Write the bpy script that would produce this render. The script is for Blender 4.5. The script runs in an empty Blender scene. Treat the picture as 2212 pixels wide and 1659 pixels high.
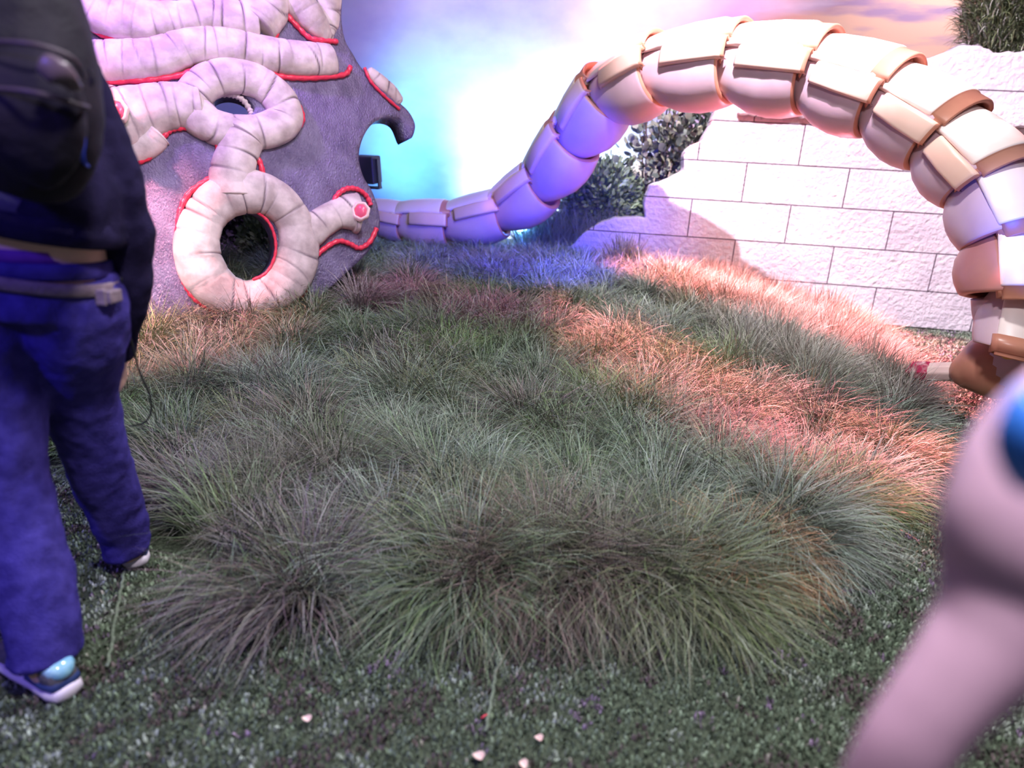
import bpy, bmesh, math, random
import numpy as np
from mathutils import Vector, Matrix

random.seed(7)
rng = np.random.default_rng(7)
SC = bpy.context.scene
COL = SC.collection

# ------------------------------------------------------------------ camera
FPX, PITCH, ROLL, CH = 1415.0, math.radians(17.5), math.radians(3.4), 1.2
cF = Vector((0, math.cos(PITCH), -math.sin(PITCH)))
_r0, _u0 = Vector((1, 0, 0)), Vector((0, math.sin(PITCH), math.cos(PITCH)))
cR = _r0 * math.cos(ROLL) + _u0 * math.sin(ROLL)
cU = -_r0 * math.sin(ROLL) + _u0 * math.cos(ROLL)
CAM = Vector((0, 0, CH))
cd = bpy.data.cameras.new('camera')
cam = bpy.data.objects.new('camera', cd)
COL.objects.link(cam)
M = Matrix((cR, cU, -cF)).transposed().to_4x4()
M.translation = CAM
cam.matrix_world = M
cd.sensor_fit = 'HORIZONTAL'
cd.sensor_width = 36.0
cd.lens = FPX / 2212 * 36.0
cd.clip_start = 0.02
cd.dof.use_dof = True
cd.dof.focus_distance = 3.3
cd.dof.aperture_fstop = 1.6
SC.camera = cam

# ------------------------------------------------------------------ world + lights + exposure
SC.view_settings.view_transform = 'Standard'
SC.view_settings.look = 'None'
SC.view_settings.gamma = 1.0
SC.view_settings.exposure = 0.0
SC.view_settings.use_curve_mapping = False
w = bpy.data.worlds.new('dim_hall')
SC.world = w
w.use_nodes = True
w.node_tree.nodes['Background'].inputs[0].default_value = (0.42, 0.40, 0.58, 1)
w.node_tree.nodes['Background'].inputs[1].default_value = 0.22


def spot(name, loc, target, power, color, angle, blend=0.5, radius=0.08):
    l = bpy.data.lights.new(name, 'SPOT')
    l.energy = power
    l.color = color
    l.spot_size = math.radians(angle)
    l.spot_blend = blend
    l.shadow_soft_size = radius
    o = bpy.data.objects.new(name, l)
    COL.objects.link(o)
    o.location = loc
    o.rotation_euler = (Vector(target) - Vector(loc)).to_track_quat('-Z', 'Y').to_euler()
    return o


def area(name, loc, target, power, color, size):
    l = bpy.data.lights.new(name, 'AREA')
    l.energy = power
    l.color = color
    l.size = size
    o = bpy.data.objects.new(name, l)
    COL.objects.link(o)
    o.location = loc
    o.rotation_euler = (Vector(target) - Vector(loc)).to_track_quat('-Z', 'Y').to_euler()
    return o


# stage lights of the set, and fills
spot('red_overhead_spot', (1.0, 7.0, 5.5), (2.3, 4.7, 0.2), 12500, (1.0, 0.24, 0.26), 44, 0.5, 0.10)
spot('pink_key_spot', (0.1, 1.3, 6.3), (2.8, 6.5, 1.75), 5600, (1.0, 0.84, 1.0), 36, 0.35, 0.05)
spot('white_top_spot', (1.9, 3.4, 5.2), (1.9, 4.8, 1.9), 800, (1.0, 0.80, 0.84), 46, 0.6, 0.15)
spot('violet_prop_spot', (-0.6, 1.2, 4.2), (-2.4, 4.8, 1.2), 430, (0.80, 0.58, 1.0), 44, 0.6, 0.1)
spot('violet_high_spot', (-3.4, 2.6, 4.6), (-2.5, 4.9, 2.1), 1500, (0.50, 0.20, 1.0), 40, 0.8, 0.1)
spot('white_prop_spot', (-1.65, 0.4, 1.55), (-2.35, 4.0, 0.65), 800, (1.0, 0.90, 0.92), 17, 0.9, 0.12)
spot('red_left_spot', (-3.6, 3.0, 4.0), (-2.3, 3.9, 0.1), 3200, (1.0, 0.30, 0.33), 30, 0.8, 0.1)
spot('blue_backdrop_spot', (-2.1, 7.4, 0.9), (-0.9, 9.6, 1.6), 620, (0.10, 0.55, 1.0), 80, 1.0, 0.1)
spot('cyan_low_spot', (0.0, 8.2, 0.5), (0.25, 9.6, 1.2), 900, (0.65, 0.88, 1.0), 100, 1.0, 0.1)
spot('blue_tail_spot', (0.45, 4.5, 1.15), (-0.1, 6.6, 0.8), 420, (0.04, 0.04, 1.0), 100, 0.8, 0.1)
spot('violet_backdrop_spot', (0.3, 7.2, 6.0), (0.2, 9.6, 2.8), 800, (0.62, 0.52, 1.0), 84, 0.9, 0.2)
spot('pink_backdrop_spot', (2.2, 6.5, 5.5), (2.0, 9.6, 3.2), 700, (1.0, 0.50, 0.72), 55, 0.9, 0.2)
spot('warm_backdrop_spot', (5.0, 6.8, 5.5), (5.0, 9.6, 3.0), 950, (1.0, 0.78, 0.78), 70, 0.9, 0.2)
spot('blue_left_spot', (-1.9, -0.6, 2.3), (-1.1, 1.3, 0.55), 150, (0.16, 0.10, 1.0), 60, 0.8, 0.1)
spot('blue_right_spot', (1.9, 1.7, 0.35), (2.50, 3.6, 1.24), 300, (0.02, 0.10, 1.0), 13, 0.6, 0.05)
spot('red_bounce_fill', (2.5, 5.9, 0.45), (1.5, 4.9, 2.0), 200, (1.0, 0.22, 0.30), 60, 0.8, 0.1)  # added fill, no real fixture: imitates red bounce under the tail
area('house_light', (0.6, 2.7, 4.4), (0.5, 2.4, 0.0), 150, (0.97, 0.98, 1.0), 0.3)
area('front_fill', (0.3, 0.2, 3.0), (0.8, 1.6, 0.0), 85, (1.0, 0.95, 1.0), 0.3)
spot('planting_fill', (0.6, 5.6, 4.6), (1.5, 7.6, 1.3), 260, (0.85, 0.9, 1.0), 40, 0.7, 0.1)  # added fill that brightens the bushes, not a fixture of the set


def pix(x, y):
    return cF * FPX + cR * (x - 1106.0) + cU * (829.5 - y)


def gz(x, y, z=0.0):
    d = pix(x, y)
    return CAM + d * ((z - CH) / d.z)


def at(x, y, Y):
    d = pix(x, y)
    return CAM + d * (Y / d.y)


# ------------------------------------------------------------------ helpers
def tag(o, label=None, cat=None, group=None, kind=None):
    if label: o['label'] = label
    if cat: o['category'] = cat
    if group: o['group'] = group
    if kind: o['kind'] = kind
    return o


def empty(name, loc, label, cat, group=None):
    o = bpy.data.objects.new(name, None)
    COL.objects.link(o)
    o.location = loc
    o.empty_display_size = 0.1
    return tag(o, label, cat, group)


def mesh_obj(name, verts, faces, mats, parent=None, smooth=True, fmat=None, attr=None):
    me = bpy.data.meshes.new(name)
    me.from_pydata([tuple(v) for v in verts], [], faces)
    for m in (mats if isinstance(mats, (list, tuple)) else [mats]):
        me.materials.append(m)
    if fmat is not None:
        me.polygons.foreach_set('material_index', fmat)
    if smooth:
        me.polygons.foreach_set('use_smooth', [True] * len(me.polygons))
    if attr is not None:
        a = me.attributes.new('crease', 'FLOAT', 'POINT')
        a.data.foreach_set('value', attr)
    me.update()
    o = bpy.data.objects.new(name, me)
    COL.objects.link(o)
    if parent is not None:
        o.parent = parent
        o.matrix_parent_inverse = Matrix.Translation(-Vector(parent.location))
    return o


class MB:
    """collects shapes of ONE part"""
    def __init__(s):
        s.v, s.f, s.m, s.a = [], [], [], []

    def add(s, v, f, m=0, a=None):
        n = len(s.v)
        s.v += [Vector(p) for p in v]
        s.f += [tuple(i + n for i in q) for q in f]
        s.m += (m if isinstance(m, list) else [m] * len(f))
        s.a += (a if a is not None else [0.0] * len(v))

    def obj(s, name, mats, parent=None, smooth=True):
        return mesh_obj(name, s.v, s.f, mats, parent, smooth, s.m, s.a)


def spline(pts, n, closed=False):
    """Catmull-Rom through tuples of any length, n samples per span"""
    P = [np.array(p, float) for p in pts]
    N = len(P)
    out = []
    spans = N if closed else N - 1
    for i in range(spans):
        g = (lambda k: P[k % N]) if closed else (lambda k: P[min(max(k, 0), N - 1)])
        p0, p1, p2, p3 = g(i - 1), g(i), g(i + 1), g(i + 2)
        for k in range(n):
            t = k / n
            out.append(0.5 * ((2 * p1) + (-p0 + p2) * t + (2 * p0 - 5 * p1 + 4 * p2 - p3) * t * t + (-p0 + 3 * p1 - 3 * p2 + p3) * t ** 3))
    if not closed:
        out.append(P[-1])
    return out


def sweep(pts, rad, sides=16, closed=False, nrm=None, flat=1.0, rfun=None, afun=None, caps=True):
    """tube along pts; rad = list of radii or (side, normal) radii; nrm = fixed normal reference"""
    n = len(pts)
    pts = [Vector(p) for p in pts]
    V, F, A = [], [], []
    prev = None
    for i in range(n):
        if closed:
            t = pts[(i + 1) % n] - pts[i - 1]
        else:
            t = pts[min(i + 1, n - 1)] - pts[max(i - 1, 0)]
        t.normalize()
        if nrm is not None:
            nn = Vector(nrm)
            side = t.cross(nn)
            if side.length < 1e-4: side = prev or Vector((1, 0, 0))
            side.normalize()
            if prev is not None and side.dot(prev) < 0 and not closed: pass
            up = side.cross(t).normalized()
        else:
            if prev is None:
                a = Vector((0, 0, 1)) if abs(t.z) < 0.9 else Vector((0, 1, 0))
                side = t.cross(a).normalized()
            else:
                side = (prev - t * prev.dot(t)).normalized()
            up = side.cross(t).normalized()
        prev = side
        r = rad[i]
        ra, rb = (r if isinstance(r, (tuple, list)) else (r, r * flat))
        for k in range(sides):
            a = 2 * math.pi * k / sides
            m = rfun(i, a) if rfun else 1.0
            V.append(pts[i] + side * (math.cos(a) * ra * m) + up * (math.sin(a) * rb * m))
            A.append(afun(i, a) if afun else 0.0)
    m = n if closed else n - 1
    for i in range(m):
        j = (i + 1) % n
        for k in range(sides):
            l = (k + 1) % sides
            F.append((i * sides + k, i * sides + l, j * sides + l, j * sides + k))
    if not closed and caps:
        F.append(tuple(reversed(range(sides))))
        F.append(tuple((n - 1) * sides + k for k in range(sides)))
    return V, F, A


def round_ends(pts, rad, k=5):
    """adds hemispherical ends to a sampled path"""
    pts = [Vector(p) for p in pts]
    def r0(r): return min(r) if isinstance(r, (tuple, list)) else r
    def sc(r, s): return tuple(x * s for x in r) if isinstance(r, (tuple, list)) else r * s
    a, b = pts[0] - pts[1], pts[-1] - pts[-2]
    a.normalize(); b.normalize()
    def ex(r): return r0(r) if r0(r) < .055 else .02
    P, R = [], []
    for i in range(k, 0, -1):
        t = i / k * math.pi / 2 * 0.97
        P.append(pts[0] + a * ex(rad[0]) * math.sin(t)); R.append(sc(rad[0], math.cos(t)))
    P += pts; R += list(rad)
    for i in range(1, k + 1):
        t = i / k * math.pi / 2 * 0.97
        P.append(pts[-1] + b * ex(rad[-1]) * math.sin(t)); R.append(sc(rad[-1], math.cos(t)))
    return P, R


def box(c, h, mat=None):
    """box verts, c centre, h half sizes, mat 3x3"""
    V = [Vector((x * h[0], y * h[1], z * h[2])) for x in (-1, 1) for y in (-1, 1) for z in (-1, 1)]
    if mat is not None: V = [mat @ v for v in V]
    V = [v + Vector(c) for v in V]
    return V, [(0, 1, 3, 2), (4, 6, 7, 5), (0, 4, 5, 1), (2, 3, 7, 6), (0, 2, 6, 4), (1, 5, 7, 3)]


def bevel(o, wd=0.01, seg=3):
    m = o.modifiers.new('bevel', 'BEVEL'); m.width = wd; m.segments = seg; m.limit_method = 'ANGLE'
    return o


def remesh(o, vox=0.01, smooth=6, disp=None):
    m = o.modifiers.new('remesh', 'REMESH'); m.mode = 'VOXEL'; m.voxel_size = vox; m.use_smooth_shade = True
    s = o.modifiers.new('smooth', 'SMOOTH'); s.factor = 0.6; s.iterations = smooth
    if disp:
        t = bpy.data.textures.new('folds', 'CLOUDS'); t.noise_scale = disp[1]; t.noise_depth = 2
        d = o.modifiers.new('folds', 'DISPLACE'); d.texture = t; d.strength = disp[0]; d.mid_level = 0.5; d.texture_coords = 'GLOBAL'
    return o


# ------------------------------------------------------------------ materials
def mat(name, c1, c2=None, scale=6.0, rough=0.6, bump=0.0, bscale=40.0, spec=0.5, metal=0.0, sheen=0.0, coat=0.0, detail=4.0, lo=0.35, hi=0.65, stretch=None, emit=None):
    m = bpy.data.materials.new(name)
    m.use_nodes = True
    N, L = m.node_tree.nodes, m.node_tree.links
    b = N['Principled BSDF']
    b.inputs['Base Color'].default_value = (*c1, 1)
    b.inputs['Roughness'].default_value = rough
    b.inputs['Metallic'].default_value = metal
    b.inputs['Specular IOR Level'].default_value = spec
    b.inputs['Sheen Weight'].default_value = sheen
    b.inputs['Coat Weight'].default_value = coat
    tc = N.new('ShaderNodeTexCoord')
    vec = tc.outputs['Object']
    if stretch:
        mp = N.new('ShaderNodeMapping'); mp.inputs['Scale'].default_value = stretch
        L.new(vec, mp.inputs[0]); vec = mp.outputs[0]
    if c2 is not None:
        n = N.new('ShaderNodeTexNoise'); n.inputs['Scale'].default_value = scale; n.inputs['Detail'].default_value = detail
        L.new(vec, n.inputs['Vector'])
        r = N.new('ShaderNodeValToRGB')
        r.color_ramp.elements[0].position = lo; r.color_ramp.elements[0].color = (*c1, 1)
        r.color_ramp.elements[1].position = hi; r.color_ramp.elements[1].color = (*c2, 1)
        L.new(n.outputs['Fac'], r.inputs[0]); L.new(r.outputs[0], b.inputs['Base Color'])
        m['ramp'] = r.name
    if bump:
        n = N.new('ShaderNodeTexNoise'); n.inputs['Scale'].default_value = bscale; n.inputs['Detail'].default_value = 5
        L.new(vec, n.inputs['Vector'])
        bp = N.new('ShaderNodeBump'); bp.inputs['Strength'].default_value = bump; bp.inputs['Distance'].default_value = 0.02
        L.new(n.outputs['Fac'], bp.inputs['Height']); L.new(bp.outputs[0], b.inputs['Normal'])
    if emit:
        b.inputs['Emission Color'].default_value = (*emit[0], 1); b.inputs['Emission Strength'].default_value = emit[1]
    return m


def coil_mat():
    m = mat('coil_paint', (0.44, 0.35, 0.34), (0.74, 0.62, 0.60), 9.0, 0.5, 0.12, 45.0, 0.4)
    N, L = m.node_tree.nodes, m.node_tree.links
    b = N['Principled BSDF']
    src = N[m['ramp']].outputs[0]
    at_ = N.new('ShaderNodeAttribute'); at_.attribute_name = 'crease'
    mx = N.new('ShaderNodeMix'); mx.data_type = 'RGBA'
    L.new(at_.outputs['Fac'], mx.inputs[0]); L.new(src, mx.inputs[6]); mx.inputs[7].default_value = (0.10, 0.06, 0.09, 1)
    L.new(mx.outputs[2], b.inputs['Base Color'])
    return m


def attr_mat(name, rough, spec, trans=0.0):
    m = bpy.data.materials.new(name); m.use_nodes = True
    N, L = m.node_tree.nodes, m.node_tree.links
    b = N['Principled BSDF']; b.inputs['Roughness'].default_value = rough; b.inputs['Specular IOR Level'].default_value = spec
    a = N.new('ShaderNodeAttribute'); a.attribute_name = 'tint'
    L.new(a.outputs['Color'], b.inputs['Base Color'])
    return m


M_panel = mat('panel_paint', (0.10, 0.075, 0.16), (0.20, 0.165, 0.29), 7.0, 0.22, 0.8, 95.0, 0.9, detail=8, stretch=(1, 1, 0.6))
M_coil = coil_mat()
M_red = mat('red_piping', (0.85, 0.05, 0.10), (0.70, 0.03, 0.08), 30, 0.3, 0.2, 60)
M_bud = mat('pink_bud', (0.85, 0.12, 0.22), None, rough=0.25)
M_budlip = mat('pale_bud_lip', (0.85, 0.60, 0.58), None, rough=0.35)
M_rust = mat('shell_rust', (0.42, 0.16, 0.15), (0.50, 0.22, 0.20), 3.0, 0.4)
M_peach = mat('shell_peach', (0.80, 0.52, 0.42), (0.86, 0.60, 0.50), 3.0, 0.36)
M_shell = mat('shell_mauve', (0.56, 0.37, 0.44), (0.64, 0.46, 0.52), 3.0, 0.42, 0.03, 30)
M_plate = mat('shell_cream', (0.86, 0.68, 0.64), (0.92, 0.78, 0.74), 3.0, 0.36, 0.03, 30)
M_rim = mat('shell_orange', (0.50, 0.20, 0.14), (0.60, 0.28, 0.18), 4.0, 0.35)
M_yellow = mat('yellow_peg', (0.65, 0.42, 0.06), (0.75, 0.50, 0.10), 5.0, 0.4)
M_claw = mat('claw_pink', (0.80, 0.55, 0.52), (0.90, 0.72, 0.66), 6, 0.35)
M_clawtip = mat('claw_tip', (0.50, 0.03, 0.10), (0.85, 0.6, 0.6), 22, 0.35, lo=0.5, hi=0.7)
M_black = mat('lamp_black', (0.02, 0.02, 0.025), None, rough=0.5)
M_lens = mat('lamp_lens', (0.3, 0.8, 1.0), None, rough=0.3, emit=((0.25, 0.75, 1.0), 60.0))
M_jeans = mat('jeans', (0.035, 0.025, 0.20), (0.06, 0.045, 0.30), 30, 0.8, 0.3, 220, 0.2)
M_jacket = mat('jacket_fleece', (0.012, 0.009, 0.035), (0.020, 0.015, 0.055), 25, 0.95, 0.35, 260, 0.1)
M_band = mat('jacket_hem_band', (0.07, 0.06, 0.13), (0.09, 0.08, 0.16), 25, 0.9, 0.3, 260, 0.2)
M_pack = mat('backpack_nylon', (0.008, 0.006, 0.014), (0.014, 0.010, 0.020), 14, 0.7, 0.15, 120, 0.2)
M_packseam = mat('backpack_seam', (0.05, 0.03, 0.05), None, rough=0.5)
M_blueplastic = mat('blue_webbing', (0.02, 0.04, 0.55), (0.03, 0.08, 0.8), 20, 0.3)
M_belt = mat('belt_webbing', (0.16, 0.11, 0.15), (0.22, 0.16, 0.2), 60, 0.7, 0.3, 200)
M_brief = mat('purple_waistband', (0.12, 0.02, 0.28), (0.16, 0.03, 0.34), 40, 0.8)
M_skin = mat('skin', (0.70, 0.42, 0.34), (0.76, 0.48, 0.40), 12, 0.5, 0.05, 80)
M_hair = mat('hair', (0.03, 0.02, 0.015), (0.05, 0.03, 0.02), 60, 0.5, stretch=(1, 1, 0.1))
M_shoe = mat('shoe_suede', (0.10, 0.10, 0.12), (0.15, 0.14, 0.16), 50, 0.85, 0.2, 150)
M_shoeblue = mat('shoe_navy', (0.02, 0.04, 0.16), None, rough=0.6)
M_patent = mat('shoe_heel_patch', (0.12, 0.40, 0.70), (0.45, 0.75, 0.85), 30, 0.15, coat=0.5)
M_sole = mat('shoe_sole', (0.75, 0.66, 0.78), None, rough=0.5)
M_cord = mat('cord_black', (0.01, 0.01, 0.012), None, rough=0.5)
M_petal = mat('petal', (0.75, 0.52, 0.48), (0.85, 0.66, 0.6), 40, 0.6)
M_bark = mat('stem_dark', (0.05, 0.035, 0.03), (0.09, 0.06, 0.05), 20, 0.8)
M_blades = attr_mat('grass_blades', 0.42, 0.55)
M_leaf = attr_mat('leaves', 0.4, 0.5)


M_bluep = mat('blue_light_paint', (0.02, 0.16, 0.75), (0.04, 0.22, 0.85), 6, 0.35)  # blue light painted as a solid colour
M_limb = mat('limb_mauve', (0.60, 0.34, 0.50), (0.68, 0.42, 0.56), 3.0, 0.5)


# ------------------------------------------------------------------ floor / ground
def sst(a, b, x):
    t = np.clip((x - a) / (b - a), 0, 1)
    return t * t * (3 - 2 * t)


def hfun(x, y):
    berm = 0.36 * sst(2.6, 6.0, y) * (1 - sst(1.0, 3.0, x)) * (1 - 0.5 * sst(-2.0, -4.0, x))
    return berm


def turf_mat():
    m = mat('turf_backing', (0.035, 0.045, 0.03), (0.12, 0.15, 0.10), 90, 0.9, 0.8, 160, 0.2, detail=6)
    return m


M_turf = turf_mat()
nx, ny = 90, 70
xs = np.linspace(-6.5, 7.0, nx); ys = np.linspace(-1.5, 10.5, ny)
V = [(x, y, float(hfun(x, y)) - 0.003) for y in ys for x in xs]
Fc = [(j * nx + i, j * nx + i + 1, (j + 1) * nx + i + 1, (j + 1) * nx + i) for j in range(ny - 1) for i in range(nx - 1)]
fl = mesh_obj('floor', V, Fc, M_turf)
tag(fl, 'dark green artificial turf floor rising to a low bank at the back', 'floor', kind='structure')


# backdrop: a gently curved painted wall
def backdrop_mat():
    m = mat('painted_sky', (0.50, 0.46, 0.72), (0.88, 0.82, 0.92), 0.55, 0.85, 0.05, 60, 0.1, detail=6, lo=0.35, hi=0.62, stretch=(1, 1, 1.6))
    N, L = m.node_tree.nodes, m.node_tree.links
    b = N['Principled BSDF']; src = N[m['ramp']].outputs[0]
    tc = N.new('ShaderNodeTexCoord'); sp = N.new('ShaderNodeSeparateXYZ'); L.new(tc.outputs['Object'], sp.inputs[0])
    # painted sandstone cliff on the right, streaky
    mp = N.new('ShaderNodeMapping'); mp.inputs['Rotation'].default_value = (0, 0.35, 0); mp.inputs['Scale'].default_value = (0.35, 1, 2.6)
    L.new(tc.outputs['Object'], mp.inputs[0])
    n = N.new('ShaderNodeTexNoise'); n.inputs['Scale'].default_value = 1.6; n.inputs['Detail'].default_value = 6; L.new(mp.outputs[0], n.inputs['Vector'])
    r = N.new('ShaderNodeValToRGB')
    r.color_ramp.elements[0].position = 0.36; r.color_ramp.elements[0].color = (0.34, 0.26, 0.44, 1)
    r.color_ramp.elements[1].position = 0.5; r.color_ramp.elements[1].color = (0.66, 0.47, 0.40, 1)
    L.new(n.outputs['Fac'], r.inputs[0])
    # mask: x - 0.9*z-ish edge with noise
    ma = N.new('ShaderNodeMath'); ma.operation = 'MULTIPLY_ADD'; ma.inputs[1].default_value = -0.9; L.new(sp.outputs['Z'], ma.inputs[0]); L.new(sp.outputs['X'], ma.inputs[2])
    mn = N.new('ShaderNodeMath'); mn.operation = 'MULTIPLY_ADD'; mn.inputs[1].default_value = 1.8; L.new(n.outputs['Fac'], mn.inputs[0]); L.new(ma.outputs[0], mn.inputs[2])
    mr = N.new('ShaderNodeMapRange'); mr.inputs[1].default_value = 0.75; mr.inputs[2].default_value = 1.35; L.new(mn.outputs[0], mr.inputs[0])
    mx = N.new('ShaderNodeMix'); mx.data_type = 'RGBA'; L.new(mr.outputs[0], mx.inputs[0]); L.new(src, mx.inputs[6]); L.new(r.outputs[0], mx.inputs[7])
    L.new(mx.outputs[2], b.inputs['Base Color'])
    return m


V, Fc = [], []
nn = 60
for i in range(nn):
    x = -6.5 + 13.5 * i / (nn - 1)
    y = 9.7 - 0.035 * (x - 0.3) ** 2
    V += [(x, y, -0.1), (x, y, 6.0)]
for i in range(nn - 1):
    Fc.append((2 * i, 2 * i + 2, 2 * i + 3, 2 * i + 1))
bd = mesh_obj('wall_back', V, Fc, backdrop_mat())
sm = bd.modifiers.new('thickness', 'SOLIDIFY'); sm.thickness = 0.08; sm.offset = 1
tag(bd, 'curved backdrop wall painted with lavender sky and pink sandstone', 'backdrop', kind='structure')


# ------------------------------------------------------------------ broken block wall
def wall_mat():
    m = mat('block_stone', (0.60, 0.55, 0.60), (0.74, 0.70, 0.72), 3.0, 0.8, 0.0, 60, 0.25, detail=8)
    N, L = m.node_tree.nodes, m.node_tree.links
    b = N['Principled BSDF']; src = N[m['ramp']].outputs[0]
    tc = N.new('ShaderNodeTexCoord')
    sp = N.new('ShaderNodeSeparateXYZ'); L.new(tc.outputs['Object'], sp.inputs[0])
    cb = N.new('ShaderNodeCombineXYZ'); L.new(sp.outputs['X'], cb.inputs['X']); L.new(sp.outputs['Z'], cb.inputs['Y'])
    br = N.new('ShaderNodeTexBrick'); L.new(cb.outputs[0], br.inputs['Vector'])
    br.inputs['Scale'].default_value = 1.0; br.inputs['Brick Width'].default_value = 0.94; br.inputs['Row Height'].default_value = 0.365
    br.inputs['Mortar Size'].default_value = 0.006; br.inputs['Mortar Smooth'].default_value = 0.1; br.offset = 0.5; br.offset_frequency = 2
    br.inputs['Color1'].default_value = (1, 1, 1, 1); br.inputs['Color2'].default_value = (0.9, 0.88, 0.9, 1); br.inputs['Mortar'].default_value = (0.0, 0.0, 0.0, 1)
    mu = N.new('ShaderNodeMix'); mu.data_type = 'RGBA'; mu.blend_type = 'MULTIPLY'; mu.inputs[0].default_value = 1.0
    L.new(src, mu.inputs[6]); L.new(br.outputs['Color'], mu.inputs[7])
    mx = N.new('ShaderNodeMix'); mx.data_type = 'RGBA'; L.new(br.outputs['Fac'], mx.inputs[0]); L.new(mu.outputs[2], mx.inputs[6]); mx.inputs[7].default_value = (0.14, 0.11, 0.14, 1)
    L.new(mx.outputs[2], b.inputs['Base Color'])
    n = N.new('ShaderNodeTexNoise'); n.inputs['Scale'].default_value = 22; n.inputs['Detail'].default_value = 10; L.new(tc.outputs['Object'], n.inputs['Vector'])
    s = N.new('ShaderNodeMath'); s.operation = 'MULTIPLY_ADD'; s.inputs[1].default_value = -1.0
    L.new(br.outputs['Fac'], s.inputs[0]); L.new(n.outputs['Fac'], s.inputs[2])
    bp = N.new('ShaderNodeBump'); bp.inputs['Strength'].default_value = 1.0; bp.inputs['Distance'].default_value = 0.03
    L.new(s.outputs[0], bp.inputs['Height']); L.new(bp.outputs[0], b.inputs['Normal'])
    return m


M_block = wall_mat()
WA = Vector((4.0, 6.45, 0)); WD = Vector((1, -0.13, 0)).normalized(); WN = Vector((-WD.y, WD.x, 0))  # WN points away from the camera


def on_wall(x, y, off=0.0):
    d = pix(x, y)
    o = WA + WN * off
    t = (o - CAM).dot(WN) / d.dot(WN)
    p = CAM + d * t
    return (p - o).dot(WD), p.z


wroot_rot = math.atan2(WD.y, WD.x)
wr = empty('broken_block_wall', WA, 'broken pale concrete block wall with stepped jagged left end behind the arching tail', 'wall')
wr.rotation_euler = (0, 0, wroot_rot)


def slab(name, outline, y0, y1, m, parent, rough=0.012):
    """outline in wall coords (u,z); jittered rounded broken edge"""
    pts = []
    n = len(outline)
    for i in range(n):
        a, b_ = outline[i], outline[(i + 1) % n]
        L_ = math.hypot(b_[0] - a[0], b_[1] - a[1])
        k = max(1, int(L_ / 0.05))
        for j in range(k):
            t = j / k
            u, z = a[0] + (b_[0] - a[0]) * t, a[1] + (b_[1] - a[1]) * t
            if z > 0.05 and u < 3.0:
                u += random.uniform(-rough, rough); z += random.uniform(-rough, rough)
            pts.append((u, z))
    n = len(pts)
    bm = bmesh.new()
    vf = [bm.verts.new((u, y0, z)) for u, z in pts]
    bm.faces.new(vf)
    r = bmesh.ops.extrude_face_region(bm, geom=bm.faces[:])
    bmesh.ops.translate(bm, verts=[g_ for g_ in r['geom'] if isinstance(g_, bmesh.types.BMVert)], vec=(0, y1 - y0, 0))
    bmesh.ops.recalc_face_normals(bm, faces=bm.faces[:])
    me = bpy.data.meshes.new(name); bm.to_mesh(me); bm.free(); me.materials.append(m)
    o = bpy.data.objects.new(name, me); COL.objects.link(o); o.parent = parent
    b_ = o.modifiers.new('bevel', 'BEVEL'); b_.width = 0.03; b_.segments = 3; b_.limit_method = 'ANGLE'; b_.angle_limit = math.radians(50)
    return o


low = [on_wall(*q) for q in [(1205, 560), (1250, 515), (1290, 482), (1330, 470), (1392, 470)]]
low[0] = (low[0][0] - 0.05, low[0][1]);
base = [(3.2, 0.0), (low[0][0] - 0.25, 0.0), (low[0][0] - 0.1, 0.3)] + low
mid = [on_wall(*q) for q in [(1393, 440), (1402, 398), (1440, 388), (1474, 372), (1482, 325), (1502, 309), (1518, 306), (1535, 270), (1548, 240), (1575, 215), (1600, 202)]]
slab('lower_blocks', base + [(low[-1][0], low[-1][1] + 0.02)] + mid + [(3.2, mid[-1][1] - 0.03)], 0.0, 0.34, M_block, wr)
led_l = on_wall(1588, 262)
top_l = on_wall(1600, 205)
ledge = [(led_l[0] + 0.0, led_l[1] + 0.05), (3.2, led_l[1] + 0.05), (3.2, top_l[1] - 0.06), (top_l[0] + 0.05, top_l[1] - 0.02)]
slab('ledge', ledge, -0.09, 0.02, M_block, wr)
upz = [on_wall(*q, 0.08) for q in [(1935, 215), (1950, 160), (1958, 136), (2010, 122), (2060, 106), (2084, 92), (2118, 95), (2150, 113), (2180, 112), (2212, 108)]]
slab('upper_blocks', [(3.2, 1.9), (upz[0][0], 1.9)] + upz + [(3.2, upz[-1][1] + 0.02)], 0.08, 0.34, M_block, wr)


# ------------------------------------------------------------------ sculpted panel with coils (left)
P0 = gz(450, 712, 0.10)
pn = Vector((CAM.x - P0.x, CAM.y - P0.y, 0)).normalized()
pn = (pn + Vector((0.10, 0, 0.36))).normalized()
PANEL_Y = P0
proot = empty('sculpted_panel', P0, 'huge purple sculpted panel with fat wrinkled coils, red piping and a round hole', 'sculpture')


def psurf(x, y, h=0.0):
    d = pix(x, y)
    t = (P0 - CAM).dot(pn) / d.dot(pn)
    p = CAM + d * t
    e = max(0.0, 1 - ((x - 470) / 520.0) ** 2) * max(0.0, 1 - (max(0, y - 250) / 700.0) ** 2)
    k = 1 - (0.42 * e) / (p - CAM).length       # bulges straight towards the viewer side
    return CAM + (p - CAM) * k + pn * h


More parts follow.
